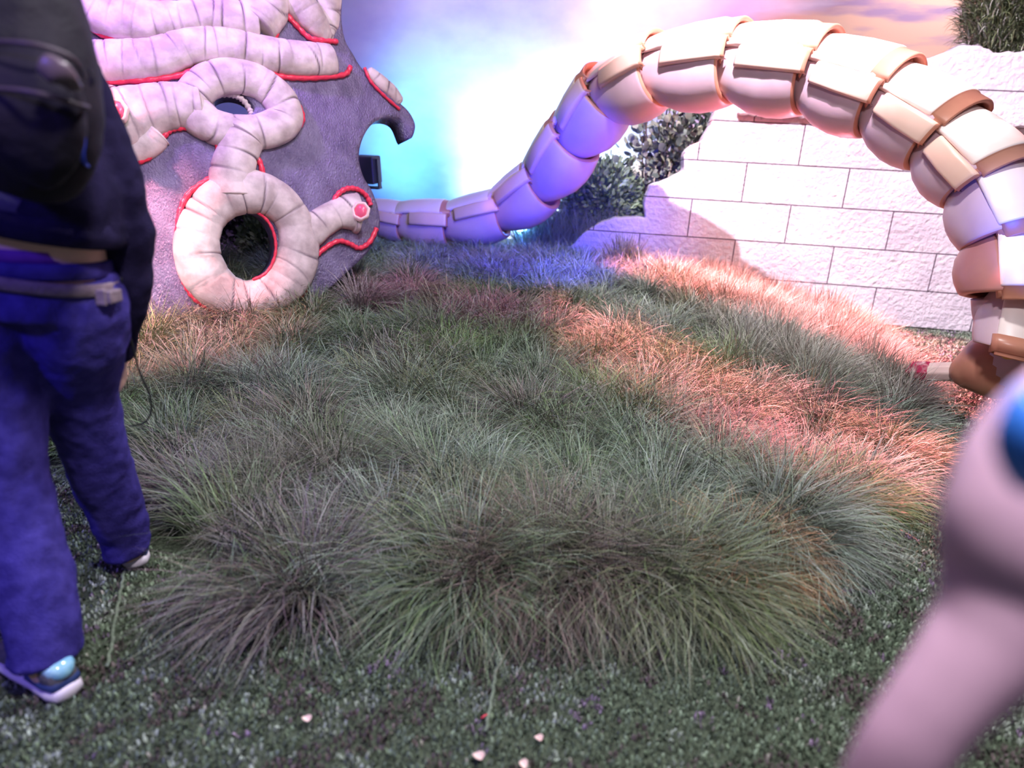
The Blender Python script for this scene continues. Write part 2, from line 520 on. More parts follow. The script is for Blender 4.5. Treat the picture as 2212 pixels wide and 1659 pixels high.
PXM = (psurf(520, 400) - CAM).length / FPX * 1.0      # metres per pixel on the panel
outline = spline([(150, -240), (450, -260), (735, -240), (737, 40), (765, 122), (800, 168), (850, 212), (882, 240), (897, 272), (886, 300),
                  (868, 262), (838, 252), (806, 266), (784, 298), (775, 340), (785, 382), (803, 412), (817, 452), (820, 490), (810, 520),
                  (790, 550), (745, 592), (692, 642), (640, 678), (600, 694), (540, 708), (470, 716), (400, 716), (345, 704), (296, 670), (240, 600), (180, 480), (140, 250)], 6, True)
outline = np.array(outline)
hole1 = np.array([(525 + 74 * math.cos(a), 530 + 80 * math.sin(a)) for a in np.linspace(0, 2 * math.pi, 48, endpoint=False)])
hole2 = np.array([(507 + 44 * math.cos(a) - 8 * math.sin(a), 226 + 26 * math.sin(a) + 10 * math.cos(a)) for a in np.linspace(0, 2 * math.pi, 36, endpoint=False)])


def inside(P, poly):
    x, y = P[:, 0], P[:, 1]
    c = np.zeros(len(P), bool)
    n = len(poly)
    for i in range(n):
        x1, y1 = poly[i]; x2, y2 = poly[i - 1]
        cond = ((y1 > y) != (y2 > y))
        with np.errstate(divide='ignore', invalid='ignore'):
            xi = (x2 - x1) * (y - y1) / (y2 - y1 + 1e-12) + x1
        c ^= cond & (x < xi)
    return c


def nearest(p, poly):
    best, bp = 1e9, None
    a = poly; b = np.roll(poly, -1, axis=0)
    ab = b - a
    t = np.clip(((p - a) * ab).sum(1) / ((ab * ab).sum(1) + 1e-9), 0, 1)
    q = a + ab * t[:, None]
    d = ((q - p) ** 2).sum(1)
    k = d.argmin()
    return q[k], d[k]


def panel_mesh(step=7.0):
    gx = np.arange(130, 905, step); gy = np.arange(-245, 725, step)
    nx, ny = len(gx), len(gy)
    cx, cy = np.meshgrid(gx[:-1] + step / 2, gy[:-1] + step / 2)
    cc = np.stack([cx.ravel(), cy.ravel()], 1)
    ok = inside(cc, outline) & ~inside(cc, hole1) & ~inside(cc, hole2)
    ok = ok.reshape(ny - 1, nx - 1)
    idx, verts, faces = {}, [], []
    cnt = {}
    for j in range(ny - 1):
        for i in range(nx - 1):
            if not ok[j, i]: continue
            for q in ((i, j), (i + 1, j), (i + 1, j + 1), (i, j + 1)):
                cnt[q] = cnt.get(q, 0) + 1
    def vid(q):
        if q not in idx:
            p = np.array([gx[q[0]], gy[q[1]]])
            if cnt[q] < 4:
                c = [nearest(p, outline), nearest(p, hole1), nearest(p, hole2)]
                k = min(range(3), key=lambda z: c[z][1])
                if c[k][1] < (step * 1.5) ** 2: p = c[k][0]
            idx[q] = len(verts); verts.append(psurf(p[0], p[1]))
        return idx[q]
    for j in range(ny - 1):
        for i in range(nx - 1):
            if ok[j, i]:
                faces.append((vid((i, j + 1)), vid((i + 1, j + 1)), vid((i + 1, j)), vid((i, j))))
    return verts, faces


pv, pf = panel_mesh()
po = mesh_obj('panel_shell', pv, pf, M_panel, proot)
s_ = po.modifiers.new('thickness', 'SOLIDIFY'); s_.thickness = 0.16; s_.offset = -1


def coil(ctrl, closed=False, flat=0.66, every=34, lift=0.12, name='coil', depth=0.075, seed=0):
    """ctrl: (px, py, radius px)"""
    rd = random.Random(seed)
    S = spline(ctrl, 22, closed)
    pts, rads = [], []
    arc = [0.0]
    for i, s in enumerate(S):
        r = s[2] * PXM * 0.93
        pts.append(psurf(s[0], s[1], r * lift)); rads.append((r, r * flat))
        if i: arc.append(arc[-1] + math.hypot(s[0] - S[i - 1][0], s[1] - S[i - 1][1]))
    if not closed:
        n0 = len(pts)
        pts, rads = round_ends(pts, rads, 6)
        arc = [arc[0]] * 6 + arc + [arc[-1]] * 6
        arc = [a - (6 - i) * 3 if i < 6 else a + max(0, i - (len(arc) - 7)) * 3 for i, a in enumerate(arc)]
    total = arc[-1]
    rings, p = [], rd.uniform(8, every)
    while p < total - 4:
        rings.append((p, rd.uniform(1.5, 2.3), rd.uniform(0.0, 3.14), rd.choice([.3, .55, .8, 1.0]), rd.uniform(-14, 14)))
        p += every * rd.uniform(0.65, 1.6)
    def dip(i, a):
        s = 0.0
        for (c, w_, ph, am, tw) in rings:
            d = arc[i] - c - tw * math.sin(a * 1.0 + ph)
            if abs(d) < 14:
                s = max(s, am * max(0.0, 0.25 + 0.85 * math.cos(a - ph)) * math.exp(-(d / w_) ** 2))
        return s
    def bulge(i, a):
        # puffed between two folds
        d = min([abs(arc[i] - c[0]) for c in rings] + [every])
        return 0.03 * math.sqrt(min(1, d / (every * 0.5)))
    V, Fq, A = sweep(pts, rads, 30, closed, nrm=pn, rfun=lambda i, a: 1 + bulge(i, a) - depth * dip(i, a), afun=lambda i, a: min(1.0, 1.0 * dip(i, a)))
    b = MB(); b.add(V, Fq, 0, A)
    return b.obj(name, [M_coil], proot)


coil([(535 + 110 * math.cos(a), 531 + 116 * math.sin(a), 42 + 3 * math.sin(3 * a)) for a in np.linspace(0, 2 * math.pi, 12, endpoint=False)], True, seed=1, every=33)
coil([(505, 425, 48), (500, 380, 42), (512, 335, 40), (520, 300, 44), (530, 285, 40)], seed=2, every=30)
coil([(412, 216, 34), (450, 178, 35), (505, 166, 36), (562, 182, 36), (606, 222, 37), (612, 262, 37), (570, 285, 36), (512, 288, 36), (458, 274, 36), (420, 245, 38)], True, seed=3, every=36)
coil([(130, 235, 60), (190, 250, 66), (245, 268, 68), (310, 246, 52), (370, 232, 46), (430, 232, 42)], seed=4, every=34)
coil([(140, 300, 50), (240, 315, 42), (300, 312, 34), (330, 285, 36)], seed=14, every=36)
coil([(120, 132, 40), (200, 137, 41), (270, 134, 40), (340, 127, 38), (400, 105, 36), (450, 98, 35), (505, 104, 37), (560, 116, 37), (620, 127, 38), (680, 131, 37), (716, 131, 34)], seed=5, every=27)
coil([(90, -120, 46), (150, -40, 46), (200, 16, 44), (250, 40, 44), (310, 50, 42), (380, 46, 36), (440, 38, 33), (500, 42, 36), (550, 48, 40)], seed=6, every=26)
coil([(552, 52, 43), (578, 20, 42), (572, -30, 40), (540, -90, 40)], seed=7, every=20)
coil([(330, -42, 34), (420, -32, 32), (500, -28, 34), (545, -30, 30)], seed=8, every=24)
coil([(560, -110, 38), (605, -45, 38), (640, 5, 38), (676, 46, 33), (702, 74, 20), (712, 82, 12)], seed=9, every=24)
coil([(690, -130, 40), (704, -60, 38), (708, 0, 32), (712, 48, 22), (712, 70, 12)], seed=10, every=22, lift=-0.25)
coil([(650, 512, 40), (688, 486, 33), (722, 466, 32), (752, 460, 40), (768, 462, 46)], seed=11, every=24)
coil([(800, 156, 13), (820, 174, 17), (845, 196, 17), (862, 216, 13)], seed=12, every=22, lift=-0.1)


def piping(ctrl, r=5.4, closed=False, h=0.014):
    S = spline(ctrl, 8, closed)
    pts = [psurf(s[0], s[1], h) for s in S]
    V, Fq, A = sweep(pts, [r * PXM * (1 + 0.15 * math.sin(i * 1.7)) for i in range(len(pts))], 8, closed)
    b = MB(); b.add(V, Fq)
    return b.obj('red_piping', [M_red], proot)


piping([(250, 345), (300, 350), (335, 330), (352, 300), (368, 283), (395, 278), (430, 279), (458, 296), (472, 325), (475, 352), (468, 376), (440, 395), (408, 420), (390, 455), (384, 500),
        (383, 545), (392, 590), (402, 618), (420, 645), (455, 668), (500, 680), (548, 684), (590, 676), (630, 652), (655, 632), (665, 600), (676, 562), (700, 538), (730, 522), (755, 528), (775, 537), (797, 524), (812, 495)])
piping([(800, 445), (790, 424), (770, 410), (748, 409), (728, 422), (714, 448), (700, 470), (672, 474), (652, 450), (630, 424), (598, 402), (572, 386), (562, 355), (548, 321), (582, 305), (622, 290), (650, 268),
        (649, 240), (626, 205), (596, 172), (560, 146), (520, 134), (478, 134), (436, 146), (390, 164), (330, 174), (260, 178), (190, 184)])
piping([(540, 138), (575, 158), (610, 168), (660, 171), (710, 168), (745, 162), (756, 146)])
piping([(120, -30), (160, 28), (200, 66), (250, 88), (300, 94), (350, 88), (385, 74), (420, 70)])
piping([(340, 2), (380, 12), (420, 18), (470, 16), (512, 14)], 5)
piping([(575, -40), (596, 20), (600, 60), (590, 92)])
piping([(585, -30), (612, 24), (640, 58), (668, 84), (700, 90), (728, 92)])
piping([(786, 148), (800, 178), (828, 208), (862, 238)], 3.5)
piping([(497 + 0, 462), (540, 456), (575, 478), (592, 515), (592, 555), (575, 590), (545, 606)], 3.0, h=0.03)
# buds
for (x, y, r, lift) in [(768, 466, 13, 0.125), (252, 266, 15, 0.17)]:
    b = MB()
    c = psurf(x, y, lift)
    seg = [(1.9, 0.00), (1.7, 0.5), (1.35, 0.6), (1.15, 0.25), (1.1, -0.3)]
    ring = []
    for (rr, hh) in seg: ring.append([c + (cR * math.cos(a) + cU * math.sin(a)) * r * rr * PXM * 0.85 * (1 + 0.06 * math.sin(7 * a)) + pn * (hh - 0.2) * r * PXM for a in np.linspace(0, 2 * math.pi, 24, endpoint=False)])
    vv = [v for q in ring for v in q]
    ff = [(i * 24 + k, i * 24 + (k + 1) % 24, (i + 1) * 24 + (k + 1) % 24, (i + 1) * 24 + k) for i in range(4) for k in range(24)]
    b.add(vv, ff); lip = b.obj('bud_lip', [M_budlip], proot)
    b = MB(); vv, ff = [], []
    for i in range(8):
        t = i / 7 * math.pi / 2
        vv += [c + (cR * math.cos(a) + cU * math.sin(a) * 1.25) * r * PXM * math.cos(t) + pn * (math.sin(t) * 0.7 - 0.1) * r * PXM for a in np.linspace(0, 2 * math.pi, 20, endpoint=False)]
    ff = [(i * 20 + k, i * 20 + (k + 1) % 20, (i + 1) * 20 + (k + 1) % 20, (i + 1) * 20 + k) for i in range(7) for k in range(20)]
    b.add(vv, ff); b.obj('pink_bud', [M_bud], lip)
# ribbed lip inside the upper hole
S = spline([(452, 214), (470, 203), (500, 202), (525, 213), (542, 238), (545, 252)], 12)
pts = [psurf(s[0], s[1], -0.02) for s in S]
V, Fq, A = sweep(pts, [0.018] * len(pts), 10, False, rfun=lambda i, a: 1 + 0.22 * math.sin(i * 1.5))
b = MB(); b.add(V, Fq); b.obj('ribbed_lip', [M_coil], proot)


# ------------------------------------------------------------------ segmented tail
TAIL = [(835, 472, 7.00, .20), (905, 486, 6.90, .245), (1030, 484, 6.80, .25), (1130, 440, 6.60, .27), (1205, 360, 6.30, .285), (1270, 245, 6.00, .285), (1345, 172, 5.70, .285),
        (1490, 135, 5.30, .285), (1665, 138, 4.90, .28), (1835, 170, 4.50, .265), (1975, 243, 4.15, .25), (2090, 332, 3.85, .24), (2165, 440, 3.60, .235), (2206, 575, 3.40, .25), (2185, 690, 3.30, .15)]
TB = Vector((0.68, 0.735, 0.0)).normalized()
troot = empty('segmented_tail', (float(at(905, 486, 6.9).x), 6.9, float(hfun(-1.05, 6.9))), 'giant segmented tail of pale plates arching over the grass from the purple sculpture', 'tail prop')
tc_ = [at(x, y, Y) for x, y, Y, r in TAIL]
NS = 40


def seg_frame(T, roll=8):
    B = TB
    D = T.cross(B).normalized()
    ca, sa = math.cos(math.radians(roll)), math.sin(math.radians(roll))
    D2 = (D * ca - B * sa).normalized()
    S2 = T.cross(D2).normalized()
    return D2, S2


def lathe_seg(c0, T, D, S, L, R, prof, a0=0.0, a1=360.0, n=NS, belly=0.0, oct_=0.0, edge=0.0):
    """prof: list of (t, r, mat index); angle 0 = dorsal"""
    full = abs(a1 - a0) >= 359
    ang = [math.radians(a0 + (a1 - a0) * k / (n if full else n - 1)) for k in range(n)]
    V, Fq, Mi = [], [], []
    for (t, r, mi) in prof:
        for a in ang:
            rr = r * R * (1 + belly * max(0, -math.cos(a)) * math.sin(min(1, max(0, t)) * math.pi))
            rr *= 1 + oct_ * (0.5 - 0.5 * math.cos(4 * a))
            if edge:
                wq = min(1.0, min(math.degrees(a) - a0, a1 - math.degrees(a)) / edge)
                rr = .93 * R + (rr - .93 * R) * math.sqrt(max(0.0, 1 - (1 - wq) ** 2))
            V.append(c0 + T * (t * L) + D * (math.cos(a) * rr) + S * (math.sin(a) * rr))
    m = n if full else n - 1
    for i in range(len(prof) - 1):
        for k in range(m):
            Fq.append((i * n + k, i * n + (k + 1) % n, (i + 1) * n + (k + 1) % n, (i + 1) * n + k)); Mi.append(prof[i + 1][2])
    return V, Fq, Mi


for i in range(len(tc_)):
    p = tc_[i]
    a = tc_[i - 1] if i else tc_[i] - (tc_[i + 1] - tc_[i])
    b_ = tc_[i + 1] if i < len(tc_) - 1 else tc_[i] + (tc_[i] - tc_[i - 1])
    st = (a + p) / 2; en = (p + b_) / 2
    T = (en - st).normalized(); L = (en - st).length
    D, S = seg_frame(T, 8 + 6 * max(0, i - 7))
    R = TAIL[i][3] * 0.88
    c0 = st - T * 0.10 * L
    L *= 1.16
    prof = [(0.0, .50, 0), (0.02, .66, 0), (.10, .74, 0), (.25, .85, 0), (.45, .96, 0), (.65, 1.03, 0), (.80, 1.07, 0), (.95, 1.085, 0), (.985, 1.07, 0), (.99, 1.06, 1), (1.0, 1.03, 1), (1.0, .96, 1), (.95, .86, 1), (.85, .78, 1), (.7, .6, 1)]
    V, Fq, Mi = lathe_seg(c0, T, D, S, L, R, prof, belly=0.26, oct_=0.03)
    b = MB(); b.add(V, Fq, Mi)
    shell = b.obj('segment_shell', [M_rust if i == 13 else M_shell, M_rim], troot)
    # dorsal hood
    pr = [(.02, .72, 0), (.03, .86, 0), (.08, .96, 0), (.3, 1.07, 0), (.6, 1.15, 0), (.90, 1.17, 0), (.93, 1.15, 0), (.935, 1.12, 1), (1.10, 1.12, 1), (1.12, 1.08, 1), (1.10, 1.0, 1), (.8, .98, 1)]
    V, Fq, Mi = lathe_seg(c0, T, D, S, L, R, pr, -56, 56, 40, edge=7)
    b = MB(); b.add(V, Fq, Mi)
    o = b.obj('dorsal_plate', [M_plate, M_rim], shell)
    m_ = o.modifiers.new('thickness', 'SOLIDIFY'); m_.thickness = 0.025; m_.offset = -1
    # side bumpers
    for sgn in ((-1, 1) if i < 12 else ()):
        pr = [(.34, .90, 0), (.35, 1.03, 0), (.39, 1.12, 0), (.7, 1.22, 0), (1.02, 1.22, 0), (1.06, 1.19, 0), (1.09, 1.12, 1), (1.05, .95, 1)]
        V, Fq, Mi = lathe_seg(c0, T, D, S, L, R, pr, sgn * 70 - 17, sgn * 70 + 17, 20, edge=6)
        b = MB(); b.add(V, Fq, Mi)
        o = b.obj('side_plate', [M_peach, M_rim], shell)
        m_ = o.modifiers.new('thickness', 'SOLIDIFY'); m_.thickness = 0.03; m_.offset = -1

# ------------------------------------------------------------------ clawed foot at the right edge
cl = at(2110, 800, 3.55)
croot = empty('clawed_foot', cl, 'pink tipped claw with flared collar resting in front of the block wall', 'claw prop')


def simple_tube(name, ctrl, mats, parent, sides=20, n=8, sub=None, flat=1.0, mi=None):
    S = spline(ctrl, n)
    pts = [Vector(s[:3]) for s in S]; r = [s[3] for s in S]
    V, Fq, A = sweep(pts, r, sides, False, flat=flat)
    b = MB(); b.add(V, Fq)
    o = mesh_obj(name, b.v, b.f, mats, parent)
    return o


q = 3.55 / FPX
# spike, a chamfered square bar
pts = [at(1968, 806, 3.75), at(1980, 800, 3.73), at(2000, 803, 3.7), at(2085, 803, 3.58), at(2110, 803, 3.55)]
V, Fq, A = sweep(pts, [(.025, .028), (.042, .05), (.05, .055), (.058, .06), (.06, .06)], 8, False, nrm=(0, 0, 1))
b = MB(); b.add(V, Fq); o = b.obj('claw_spike', [M_claw], croot, smooth=False); bevel(o, .008, 2)
pts = [at(1962, 806, 3.76), at(1976, 800, 3.735), at(1998, 802, 3.702), at(2006, 802, 3.70)]
V, Fq, A = sweep(pts, [(.024, .026), (.044, .053), (.054, .06), (.053, .058)], 8, False, nrm=(0, 0, 1))
b = MB(); b.add(V, Fq); b.obj('claw_tip', [M_clawtip], croot, smooth=False)
simple_tube('flared_collar', [(*at(2084, 800, 3.58), .06), (*at(2090, 800, 3.56), .115), (*at(2120, 795, 3.52), .17), (*at(2148, 790, 3.5), .185), (*at(2152, 790, 3.5), .16)], M_rim, croot)
simple_tube('lavender_cuff', [(*at(2142, 792, 3.5), .15), (*at(2150, 790, 3.5), .18), (*at(2185, 782, 3.45), .18), (*at(2225, 776, 3.4), .17), (*at(2290, 770, 3.3), .16)], M_shell, croot)
simple_tube('yellow_peg', [(*at(2193, 698, 3.2), .030), (*at(2193, 702, 3.2), .042), (*at(2190, 740, 3.2), .052), (*at(2188, 764, 3.2), .052), (*at(2188, 770, 3.2), .04)], M_yellow, croot)
simple_tube('ankle_cone', [(*at(2165, 640, 3.42), .14), (*at(2168, 690, 3.4), .13), (*at(2185, 745, 3.38), .08), (*at(2192, 780, 3.4), .05)], M_shell, croot, flat=0.9)

# ------------------------------------------------------------------ limb close to the camera
lroot = empty('creature_limb', at(2330, 1500, 0.42), 'out of focus mauve jointed limb filling the lower right corner', 'limb prop')


def pxr(x, y, Y, r):
    p = at(x, y, Y); return (p.x, p.y, p.z, r * (p - CAM).dot(cF) / FPX)


simple_tube('limb_shell', [pxr(2620, 800, .42, 120), pxr(2480, 880, .38, 185), pxr(2340, 990, .34, 200), pxr(2258, 1130, .32, 192), pxr(2212, 1260, .312, 165), pxr(2156, 1365, .303, 130), pxr(2082, 1452, .297, 104),
    pxr(2008, 1542, .293, 92), pxr(1943, 1635, .29, 86), pxr(1885, 1745, .29, 76), pxr(1860, 1830, .29, 45)], M_limb, lroot, 40, 10)
simple_tube('blue_lit_patch', [pxr(2222, 850, .262, 16), pxr(2220, 870, .255, 40), pxr(2216, 950, .250, 60), pxr(2220, 1025, .255, 42), pxr(2226, 1050, .262, 16)], M_bluep, lroot)  # patch of blue light on the limb, modelled as a coloured shape

# ------------------------------------------------------------------ stage lamps seen on the set
def stage_lamp(loc, target, label, s=0.13, lit=True):
    r = empty('stage_lamp', loc, label, 'stage light')
    d = (Vector(target) - Vector(loc)).normalized()
    q_ = d.to_track_quat('Y', 'Z').to_matrix()
    b = MB(); V, Fq = box(Vector(loc), (s, s * .7, s * 1.1), q_); b.add(V, Fq)
    bevel(b.obj('housing', [M_black], r, smooth=False), .015)
    b = MB()
    for k in (-1, 1):
        V, Fq = box(Vector(loc) + q_ @ Vector((k * s * 1.12, 0, -s * .3)), (.008, s * .2, s * 1.2), q_); b.add(V, Fq)
    V, Fq = box(Vector(loc) + q_ @ Vector((0, 0, -s * 1.45)), (s * 1.15, s * .3, .01), q_); b.add(V, Fq)
    b.obj('bracket', [M_black], r, smooth=False)
    hz = float(hfun(loc[0], loc[1])); b2 = MB(); V, Fq, A = sweep([Vector((loc[0], loc[1], loc[2] - s * 1.45)), Vector((loc[0], loc[1], hz + .02)), Vector((loc[0], loc[1], hz))], [.02, .02, .12], 12); b2.add(V, Fq); b2.obj('stand', [M_black], r)
    pts = [Vector(loc) + d * (s * .68), Vector(loc) + d * (s * .74)]
    V, Fq, A = sweep(pts, [s * .75, s * .7], 24)
    b = MB(); b.add(V, Fq); b.obj('lens', [M_lens if lit else M_black], r)
    return r


lp = at(793, 366, 6.95)
stage_lamp(lp, (-0.6, 9.6, 1.6), 'dark box stage lamp peeping out beside the notch of the purple sculpture', .12)
l2 = at(1124, 491, 7.25)
rb = empty('glowing_lamp', l2, 'small glowing cyan lamp on the ground under the tail', 'stage light')
b = MB(); V, Fq, A = sweep([l2 + Vector((0, .10, 0)), l2 + Vector((0, .0, 0)), l2 + Vector((0, -.02, 0))], [.05, .075, .08], 20); b.add(V, Fq)
b.obj('housing', [M_black], rb)
b = MB(); V, Fq, A = sweep([l2 + Vector((0, -.022, 0)), l2 + Vector((0, -.035, 0))], [(.085, .04), (.08, .036)], 20, nrm=(0, 0, 1)); b.add(V, Fq)
b.obj('lens', [M_lens], rb)
b = MB(); zz = float(hfun(l2.x, l2.y)); V, Fq = box((l2.x, l2.y + .05, (zz + l2.z) / 2 - .03), (.05, .03, (l2.z - zz) / 2)); b.add(V, Fq)
b.obj('stand', [M_black], rb, smooth=False)
pl = bpy.data.lights.new('lamp_glow', 'POINT'); pl.energy = 24; pl.color = (0.08, 0.22, 1.0); pl.shadow_soft_size = .05
plo = bpy.data.objects.new('lamp_glow', pl); COL.objects.link(plo); plo.location = l2 + Vector((0.02, -.10, 0.0))

# ------------------------------------------------------------------ grass
def blades(name, root, az, lean, bend, L, W, c0, c1, nseg=4, m=M_blades, twist=0.35, curl=0.14, lift=0.03):
    """all arrays (N,...) ; c0 root colour, c1 tip colour"""
    N = len(root)
    P = np.zeros((N, nseg + 1, 3)); P[:, 0] = root
    cur = rng.normal(0, curl, N)
    for k in range(nseg):
        ca, sa = np.cos(az + cur * k), np.sin(az + cur * k)
        th = lean + bend * ((k + 0.5) / nseg)
        st = L / nseg
        P[:, k + 1, 0] = P[:, k, 0] + np.sin(th) * ca * st
        P[:, k + 1, 1] = P[:, k, 1] + np.sin(th) * sa * st
        P[:, k + 1, 2] = P[:, k, 2] + np.cos(th) * st
        hh = hfun(P[:, k + 1, 0], P[:, k + 1, 1]) + 0.004 + lift * rng.random(N)
        P[:, k + 1, 2] = np.maximum(P[:, k + 1, 2], hh)
    ca, sa = np.cos(az), np.sin(az)
    tw = rng.normal(0, twist, N)
    side = np.stack([-sa * np.cos(tw), ca * np.cos(tw), np.sin(tw)], 1)
    nv = nseg * 2 + 1
    Vv = np.zeros((N, nv, 3), np.float32); Cc = np.ones((N, nv, 4), np.float32)
    for k in range(nseg):
        wk = W * (1 - (k / nseg) ** 2 * 0.8) * 0.5
        Vv[:, 2 * k] = P[:, k] - side * wk[:, None]
        Vv[:, 2 * k + 1] = P[:, k] + side * wk[:, None]
        f = k / nseg
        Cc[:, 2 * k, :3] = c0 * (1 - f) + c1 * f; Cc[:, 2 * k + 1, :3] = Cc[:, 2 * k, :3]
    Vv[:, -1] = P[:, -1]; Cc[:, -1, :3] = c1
    me = bpy.data.meshes.new(name)
    loops, starts = [], []
    q = []
    for k in range(nseg - 1):
        q += [2 * k, 2 * k + 1, 2 * k + 3, 2 * k + 2]
    tri = [2 * (nseg - 1), 2 * (nseg - 1) + 1, 2 * nseg]
    per = np.array(q + tri, np.int64)
    off = (np.arange(N) * nv)[:, None]
    li = (per[None, :] + off).ravel().astype(np.int32)
    ls1 = np.array([4 * k for k in range(nseg - 1)] + [4 * (nseg - 1)], np.int64)
    ls = (ls1[None, :] + (np.arange(N) * len(per))[:, None]).ravel().astype(np.int32)
    me.vertices.add(N * nv); me.vertices.foreach_set('co', Vv.ravel())
    me.loops.add(len(li)); me.loops.foreach_set('vertex_index', li)
    me.polygons.add(len(ls)); me.polygons.foreach_set('loop_start', ls)
    me.update(calc_edges=True)
    me.polygons.foreach_set('use_smooth', np.ones(len(ls), bool))
    at_ = me.attributes.new('tint', 'FLOAT_COLOR', 'POINT'); at_.data.foreach_set('color', Cc.ravel())
    me.materials.append(m)
    o = bpy.data.objects.new(name, me); COL.objects.link(o)
    return o


def gxy(x, y, z=0.0):
    p = gz(x, y, z); return (p.x, p.y)


region = np.array([gxy(460, 1210), gxy(560, 1240), gxy(700, 1255), gxy(800, 1195), gxy(900, 1215), gxy(1050, 1235), gxy(1250, 1275), gxy(1450, 1262), gxy(1600, 1222), gxy(1740, 1180), gxy(1850, 1100),
                   gxy(1920, 1010), gxy(1940, 930), gxy(1930, 860), gxy(1900, 790), gxy(1840, 720), (3.05, 6.3), (2.6, 6.55), (0.5, 6.75), (-1.2, 7.2), (-4.2, 7.2), (-4.2, 3.4), gxy(-100, 900), gxy(60, 980), gxy(230, 1000), gxy(400, 1050)])
# clump centres: seen in the photo, then filled at random
cent = [(1180, 1150, .17), (720, 1010, .15), (985, 1190, .13), (940, 1000, .14), (1150, 880, .15), (860, 830, .15), (1400, 880, .16), (1580, 1000, .14), (1500, 1190, .14), (640, 900, .14), (480, 1120, .15), (620, 1190, .14), (1320, 1180, .13), (1700, 1100, .13)]
C = [np.array(gxy(x, y, z)) for x, y, z in cent]
CL = [0.36] * len(C)
feet = [gxy(270, 1200), gxy(296, 1226), gxy(100, 1480), gxy(240, 1150)]
tries = 0
lo, hi = region.min(0), region.max(0)
while tries < 9000:
    p = lo + (hi - lo) * rng.random(2); tries += 1
    if not inside(p[None], region)[0]: continue
    if min(math.hypot(p[0] - f_[0], p[1] - f_[1]) for f_ in feet) < .30: continue
    dmin = 0.23 if p[1] < 4 else 0.25
    if min(np.hypot(*(p - c)) for c in C) < dmin: continue
    C.append(p); CL.append(rng.uniform(.24, .36))
C = np.array(C); CL = np.array(CL)
cb = np.array([0.25, 3.0])
roots, azs, leans, bends, Ls, Ws, c0s, c1s = [], [], [], [], [], [], [], []
# behind the visible sculpture there is no need for blades
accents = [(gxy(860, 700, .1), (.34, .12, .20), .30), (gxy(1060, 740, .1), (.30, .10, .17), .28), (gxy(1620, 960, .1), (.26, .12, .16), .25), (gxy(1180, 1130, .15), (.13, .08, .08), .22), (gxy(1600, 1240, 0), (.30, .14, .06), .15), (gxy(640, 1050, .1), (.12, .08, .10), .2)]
pal1 = np.array([(0.13, 0.18, 0.12), (0.19, 0.24, 0.20), (0.09, 0.15, 0.07), (0.24, 0.29, 0.26), (0.19, 0.18, 0.10), (0.15, 0.10, 0.12), (0.13, 0.24, 0.06)])
for c, cl_ in zip(C, CL):
    dist = math.hypot(c[0], c[1])
    n = int(2100 * (1.0 if dist < 3.5 else 0.7))
    if c[0] < -1.1 and c[1] > 5.5: n = 200
    rr = 0.13 * np.sqrt(rng.random(n)); ra = rng.random(n) * 2 * math.pi
    rx, ry = c[0] + rr * np.cos(ra), c[1] + rr * np.sin(ra)
    out = (c - cb); on = out / (np.hypot(*out) + 1e-6)
    bias = 0.55 * min(1, np.hypot(*out) / 1.0)
    swirl = rng.normal(0, .8)
    ba = math.atan2(on[1], on[0]) + swirl
    vx = np.cos(ra) * (rr / .13) ** 0.5 + bias * math.cos(ba) + rng.normal(0, .30, n)
    vy = np.sin(ra) * (rr / .13) ** 0.5 + bias * math.sin(ba) + rng.normal(0, .30, n)
    az = np.arctan2(vy, vx); mag = np.clip(np.hypot(vx, vy), 0, 1.5)
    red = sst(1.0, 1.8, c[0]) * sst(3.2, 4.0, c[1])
    lean = 0.15 + 0.45 * mag + rng.normal(0, .2, n) - 0.20 * red
    bend = 1.3 + rng.normal(0, .4, n) - 0.5 * red
    L = cl_ * rng.uniform(.5, 1.2, n) * (1 + 0.12 * red)
    z = hfun(rx, ry) + 0.0
    roots.append(np.stack([rx, ry, z], 1)); azs.append(az); leans.append(lean); bends.append(bend); Ls.append(L)
    Ws.append(np.full(n, 0.0026 + 0.0007 * max(0, dist - 2)) * rng.uniform(.7, 1.3, n))
    k = rng.choice(len(pal1), p=[.22, .22, .15, .15, .1, .08, .08])
    kk = rng.integers(0, len(pal1), n)
    col = pal1[k][None] * 0.6 + pal1[kk] * 0.4
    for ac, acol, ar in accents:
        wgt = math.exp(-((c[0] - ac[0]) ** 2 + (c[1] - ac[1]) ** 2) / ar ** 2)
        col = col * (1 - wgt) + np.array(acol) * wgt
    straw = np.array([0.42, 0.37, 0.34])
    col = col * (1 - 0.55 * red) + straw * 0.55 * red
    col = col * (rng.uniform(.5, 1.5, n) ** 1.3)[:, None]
    c1s.append(col * 1.5); c0s.append(col * 0.4 + np.array([.05, .035, .025]) * 0.6)  # tip highlights put into the colour; roots brown and darkened for contrast
root = np.concatenate(roots); az = np.concatenate(azs)
_L = np.concatenate(Ls)
keep = np.ones(len(root), bool)
for fx, fy, fr in [(-1.06, 1.60, .17), (-1.12, 1.74, .13)]:
    for k in (0.0, .3, .6, .85):
        keep &= np.hypot(root[:, 0] + np.cos(az) * _L * k - fx, root[:, 1] + np.sin(az) * _L * k - fy) > fr
_cat = lambda q: np.concatenate(q)[keep]
root = root[keep]; az = az[keep]
print('blades', len(root), 'clumps', len(C))
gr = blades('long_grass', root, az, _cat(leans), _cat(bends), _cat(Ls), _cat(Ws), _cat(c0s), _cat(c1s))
tag(gr, 'matted mound of long drooping green grass tufts covering the middle of the floor', 'grass', kind='stuff')

